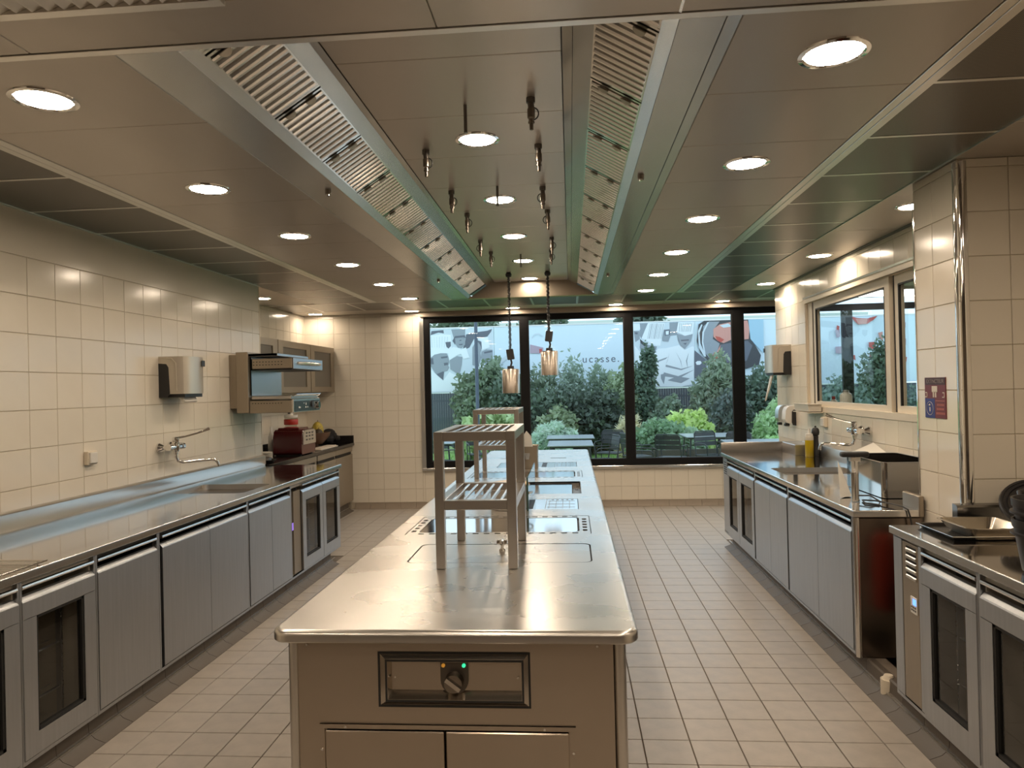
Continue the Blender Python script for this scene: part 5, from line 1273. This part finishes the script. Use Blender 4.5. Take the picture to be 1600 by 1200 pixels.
def foliage_mat(name, c):
    if name in MATS: return MATS[name]
    M = mat(name, c, .7, noise=((4, 4, 4), .40, 0))
    nt = M.node_tree; b = nt.nodes['Principled BSDF']; out = nt.nodes['Material Output']
    tr = nt.nodes.new('ShaderNodeBsdfTranslucent'); tr.inputs[0].default_value = (c[0] * 1.15, c[1] * 1.2, c[2] * .95, 1)
    mx = nt.nodes.new('ShaderNodeMixShader'); mx.inputs[0].default_value = .35
    nt.links.new(b.outputs[0], mx.inputs[1]); nt.links.new(tr.outputs[0], mx.inputs[2]); nt.links.new(mx.outputs[0], out.inputs[0])
    return M
def leaves(cx, cy, cz, rx, ry, rz, n, ls, tall=1.6, shell=.45, seed=1):
    """leaf cards through an ellipsoid, denser at its surface, clumped"""
    g = np.random.default_rng(seed)
    d = g.normal(size=(n, 3)); d /= np.linalg.norm(d, axis=1)[:, None]
    rad = shell + (1 - shell) * g.random(n) ** .6
    lump = 1 + .22 * np.sin(d[:, 0] * 5.3 + seed) * np.cos(d[:, 2] * 4.1 + seed * 2) + .12 * np.sin(d[:, 1] * 9 + d[:, 2] * 11 + seed)
    p = d * (rad * lump)[:, None] * np.array([rx, ry, rz]) + np.array([cx, cy, cz])
    p[:, 2] = np.maximum(p[:, 2], -.15)
    a = g.normal(size=(n, 3)); a[:, 2] += .5; a /= np.linalg.norm(a, axis=1)[:, None]
    q = np.cross(a, g.normal(size=(n, 3))); q /= np.linalg.norm(q, axis=1)[:, None]
    L = ls * g.uniform(.6, 1.3, n)[:, None]
    v = np.stack([p - a * L * tall / 2, p + q * L * .5, p + a * L * tall / 2, p - q * L * .5], 1).reshape(-1, 3)
    m_ = MB(); m_.v = [tuple(t_) for t_ in v]; m_.f = [(4 * k, 4 * k + 1, 4 * k + 2, 4 * k + 3) for k in range(n)]
    return m_
def shrub(label, x, y, w, h, col, n=2600, ls=.07, name='shrub', z0=0, tall=1.6, seed=1, group=None, d=None, shape='round'):
    if name == 'shrub':
        x, y, w, h, ls = x * 1.2, y * 1.2, w * 1.2 * .80, 1.6 + (h - 1.6) * 1.2 - .10, ls * 1.1
        z0 = -.17
    gr_ = sum(col) / 3
    col = tuple((c * .62 + gr_ * .38) * 2.0 + .04 for c in col)
    t = thing(name, label, 'shrub' if name == 'shrub' else name, (x, y, z0), group)
    mm = foliage_mat('foliage_%s_%d' % (name, seed), col)
    if shape == 'cone':
        m_ = MB()
        for k in range(5):
            f_ = k / 4
            q = leaves(x + .11 * math.sin(k * 2 + seed), y, h * (.18 + .70 * f_), w * (.60 - .40 * f_), (d or w) * (.6 - .40 * f_), h * .20, n // 5, ls, tall, .12, seed + k)
            m_.add(q.v, q.f)
    else:
        m_ = leaves(x, y, z0 + (h - z0) * .5, w / 2, (d or w) / 2, (h - z0) / 2, n, ls, tall, .35, seed)
        q = leaves(x + w * .12, y - .1, z0 + (h - z0) * .62, w * .36, (d or w) * .3, (h - z0) * .42, n // 2, ls, tall, .4, seed + 31); m_.add(q.v, q.f)
        q = leaves(x - w * .16, y - .15, z0 + (h - z0) * .42, w * .36, (d or w) * .3, (h - z0) * .40, n // 2, ls, tall, .4, seed + 57); m_.add(q.v, q.f)
    stuff(m_.build('foliage', mm, t, sharp=0))
    st = MB()
    for k in range(4):
        a = k * 1.7 + seed
        st.tube([(x + .05 * math.cos(a), y + .05 * math.sin(a), -.17), (x + w * .10 * math.cos(a), y + w * .1 * math.sin(a), h * .4), (x + w * .2 * math.cos(a), y + w * .2 * math.sin(a), h * .75)], [.022, .015, .006], 6)
    st.build('stems', mat('bark', (.09, .065, .045), .9), t)
    return t
DG, MG, LG, SG, YG, OG = (.045, .085, .045), (.075, .135, .06), (.16, .25, .09), (.24, .33, .27), (.30, .40, .06), (.13, .18, .11)
shrub('tall leafy shrub growing around the lamp post, left window', -2.1, 17, 1.75, 2.22, (.10, .15, .075), 4200, .085, seed=3)
shrub('dark rounded shrub behind the far rack, right of the lamp post', -1.25, 16.2, 1.4, 1.95, DG, 2600, .08, seed=5)
shrub('bush with large pale leaves low behind the island racks', -1.75, 14.6, 1.5, 1.15, (.22, .30, .10), 1200, .12, seed=7)
shrub('slender grey-green tree shrub left of the higher heat lamp', -.62, 16.6, .95, 2.35, OG, 1100, .06, seed=9, tall=2.2)
shrub('slender feathery shrub right of the higher heat lamp', .02, 16.5, .85, 2.36, (.15, .21, .16), 1000, .055, seed=11, tall=2.8)
shrub('slender feathery shrub directly below the banner lettering', .60, 16.7, .85, 2.14, (.14, .20, .14), 1000, .055, seed=13, tall=2.8)
shrub('light olive shrub at the right edge of the second window', 1.15, 16.3, 1.2, 2.10, (.16, .22, .10), 2400, .075, seed=15)
shrub('very dark shrub mass in the middle of the second window', .45, 15.6, 1.7, 1.55, (.03, .055, .032), 3000, .085, seed=17)
shrub('mixed dark hedge shrub at the left of the second window', -.55, 15.7, 1.5, 1.55, DG, 2600, .085, seed=19)
shrub('pale yellow-green leafy shrub before the dark hedge, second window', -.30, 15.0, 1.1, 1.20, (.13, .18, .075), 1500, .085, seed=20)
shrub('silvery blue lavender mound behind the grey tables', -.40, 14.0, 1.15, .96, SG, 2600, .05, seed=21, tall=3.2, name='shrub')
shrub('low green mound left of the lavender', -1.1, 13.6, .9, .62, MG, 1200, .06, seed=22)
shrub('dry blond grass clump beside the second window post', 1.12, 14.2, .62, 1.05, (.36, .31, .17), 1500, .045, seed=23, tall=5)
shrub('dense dark conifer left in the third window', 1.66, 16.2, 1.15, 2.45, (.05, .10, .055), 4200, .065, seed=25, shape='cone')
shrub('rounded grey-green shrub below the printed cooks', 2.05, 15.6, 1.1, 1.35, (.08, .13, .075), 2000, .07, seed=27)
shrub('bright yellow-green shrub in the middle of the third window', 2.28, 14.5, 1.25, 1.12, YG, 2400, .085, seed=29)
shrub('wide fresh green mound behind the front garden chair', 1.62, 13.6, 1.35, .98, (.10, .20, .085), 3200, .065, seed=31)
shrub('grey-green santolina mound at the table edge in the third window', 2.2, 13.7, .9, .82, (.18, .28, .17), 1500, .05, seed=32, tall=2.5)
shrub('tall grey-green olive shrub before the dark print', 3.12, 16.0, 1.35, 2.15, OG, 3600, .07, seed=33, tall=2.2)
shrub('dark bluish shrub beside the third window post', 3.3, 15.2, .95, 1.55, (.055, .085, .075), 2000, .07, seed=35)
shrub('dark hedge shrub behind the right towel dispenser', 4.35, 16.4, 1.8, 1.95, (.06, .11, .07), 3200, .08, seed=37)
shrub('light green feathery bush in the fourth window', 4.1, 14.6, 1.3, 1.25, (.20, .32, .12), 2400, .06, seed=39, tall=2.5)
shrub('low bright green planting under the fourth window bush', 4.0, 13.5, 1.2, .75, (.18, .34, .08), 1600, .06, seed=41)
shrub('columnar dark green shrub seen through the partition window', 6.55, 15.8, 1.0, 2.40, (.06, .11, .05), 3200, .075, seed=43)
shrub('grey hedge shrub low in the left pane of the partition window', 5.55, 15.6, 1.6, 1.62, (.10, .16, .13), 3000, .07, seed=45)
shrub('grey hedge shrub low in the right pane of the partition window', 7.6, 15.7, 1.7, 1.68, (.10, .16, .13), 3000, .07, seed=47)
for k, (x, y, w, h, c, lab) in enumerate(((-4.2, 27, 4.0, 4.45, (.09, .14, .08), 'treetop showing above the banner in the left window'), (-.9, 28, 2.0, 4.6, (.07, .11, .06), 'treetop above the banner left in the second window'), (2.6, 28, 2.4, 4.55, (.05, .085, .05), 'treetop above the banner right in the second window'))):
    shrub(lab, x, y, w, h, c, 3000, .14, name='tree', z0=2.0, seed=61 + k, d=2.2)
# raised planter beds
pw = mat('planter_board', (.075, .06, .05), .7)
for x0, x1, y, lab in ((1.15, 2.0, 12.95, 'low dark board planter behind the front garden chair'), (2.05, 3.35, 13.05, 'low dark board planter under the third window table'), (3.5, 5.0, 13.0, 'low dark board planter in the fourth window')):
    x0, x1, y = x0 * 1.18, x1 * 1.18, y * 1.18
    t = thing('planter_bed', lab, 'planter', ((x0 + x1) / 2, y, -.17), 'planters')
    for q in range(3): MB().rbox(x0, x1, y - .02, y + .02, -.17 + .13 * q, -.045 + .13 * q, .004).build('board', pw, t)
    for x in (x0 + .03, x1 - .03): MB().box(x - .03, x + .03, y + .02, y + .07, -.17, .22).build('post', pw, t)
    MB().box(x0, x1, y + .02, y + .5, .12, .17).build('soil', mat('soil', (.06, .045, .035), .95), t)
# garden tables and chairs
tab_top = mat('grey_table', (.36, .39, .42), .25); char = mat('charcoal_metal', (.035, .038, .042), .4)
def table(label, x, y, w, d, z=.74):
    x, y, z = x * 1.174, y * 1.174, z - .15; w *= 1.1; d *= 1.1
    t = thing('garden_table', label, 'table', (x, y, -.15), 'grey garden tables')
    MB().rbox(x - w / 2, x + w / 2, y - d / 2, y + d / 2, z - .022, z, .006).build('table_top', tab_top, t)
    MB().box(x - w / 2 + .04, x + w / 2 - .04, y - d / 2 + .04, y + d / 2 - .04, z - .05, z - .024).build('frame', char, t)
    for sx in (-1, 1):
        for sy in (-1, 1): MB().tube([(x + sx * (w / 2 - .10), y + sy * (d / 2 - .10), z - .04), (x + sx * (w / 2 - .05), y + sy * (d / 2 - .05), -.17)], .016, 8).build('leg', char, t)
table('grey garden table farther behind the island end', -.02, 12.35, .85, .85)
table('grey garden table nearer behind the island end', -.02, 10.95, .72, 1.05)
table('grey garden table in the third window', 2.28, 12.15, .95, .9)
table('grey garden table at the right window post', 2.75, 10.75, 1.1, .7)
table('grey garden table at the left window edge', -2.25, 11.65, .8, .8)
gc = None
def chair(label, x, y, rz):
    global gc
    if gc is None:
        t = thing('garden_chair', label, 'chair', (0, 0, 0), 'charcoal slatted garden chairs'); gc = t
        for k in range(7): MB().box(-.20, .20, -.20 + .058 * k, -.155 + .058 * k, .435, .447).build('seat_slat', char, t)
        for k in range(3): MB().add([(-.21, .215 + .012 * k, .60 + .085 * k), (.21, .215 + .012 * k, .60 + .085 * k), (.205, .225 + .012 * k, .675 + .085 * k), (-.205, .225 + .012 * k, .675 + .085 * k), (-.21, .227 + .012 * k, .60 + .085 * k), (.21, .227 + .012 * k, .60 + .085 * k), (.205, .237 + .012 * k, .675 + .085 * k), (-.205, .237 + .012 * k, .675 + .085 * k)],
                                   [(0, 1, 2, 3), (7, 6, 5, 4), (0, 4, 5, 1), (1, 5, 6, 2), (2, 6, 7, 3), (3, 7, 4, 0)]).build('back_slat', char, t)
        MB().tube([(-.225, .18, .44), (-.22, .225, .65), (-.215, .25, .82), (-.18, .258, .86), (.18, .258, .86), (.215, .25, .82), (.22, .225, .65), (.225, .18, .44)], .012, 8).build('back_frame', char, t)
        for sx in (-1, 1):
            MB().tube([(sx * .225, -.18, .44), (sx * .235, -.22, -.02)], .011, 8).build('leg', char, t)
            MB().tube([(sx * .225, .18, .44), (sx * .235, .27, -.02)], .011, 8).build('leg', char, t)
            MB().tube([(sx * .225, -.19, .43), (sx * .245, -.19, .62), (sx * .245, -.14, .655), (sx * .24, .22, .66)], .010, 8).build('armrest', char, t)
        MB().tube([(-.225, -.2, .44), (.225, -.2, .44), (.225, .2, .44), (-.225, .2, .44)], .010, 8, closed=True).build('seat_frame', char, t)
        t.location = (x * 1.174, y * 1.174, -.15); t.rotation_euler = (0, 0, rz); return
    c = dup(gc, (0, 0, 0), label, rz); c.location = (x * 1.174, y * 1.174, -.15)
chair('charcoal garden chair right of the farther grey table', .62, 12.0, -.35)
chair('charcoal garden chair close against the window, right of the nearer grey table', .46, 10.9, -1.3)
chair('charcoal garden chair side-on beside the second window post', 1.02, 11.35, 1.9)
chair('charcoal garden chair facing out in the middle of the third window', 1.50, 11.05, 2.75)
chair('charcoal garden chair cut by the left post of the third window', 1.03, 10.4, 1.3)
chair('charcoal garden chair behind the third window table top', 2.16, 11.3, .4)
chair('charcoal garden chair against the end of the right counter', 2.42, 10.95, -.5)
chair('charcoal garden chair with arched back in the fourth window', 3.55, 11.7, -1.2)
chair('charcoal garden chair seen between the legs of the near rack', -1.25, 11.4, 1.2)
chair('charcoal garden chair at the left window edge', -2.0, 11.0, 2.4)
chair('charcoal garden chair left of the near rack posts', -1.55, 12.1, .3)
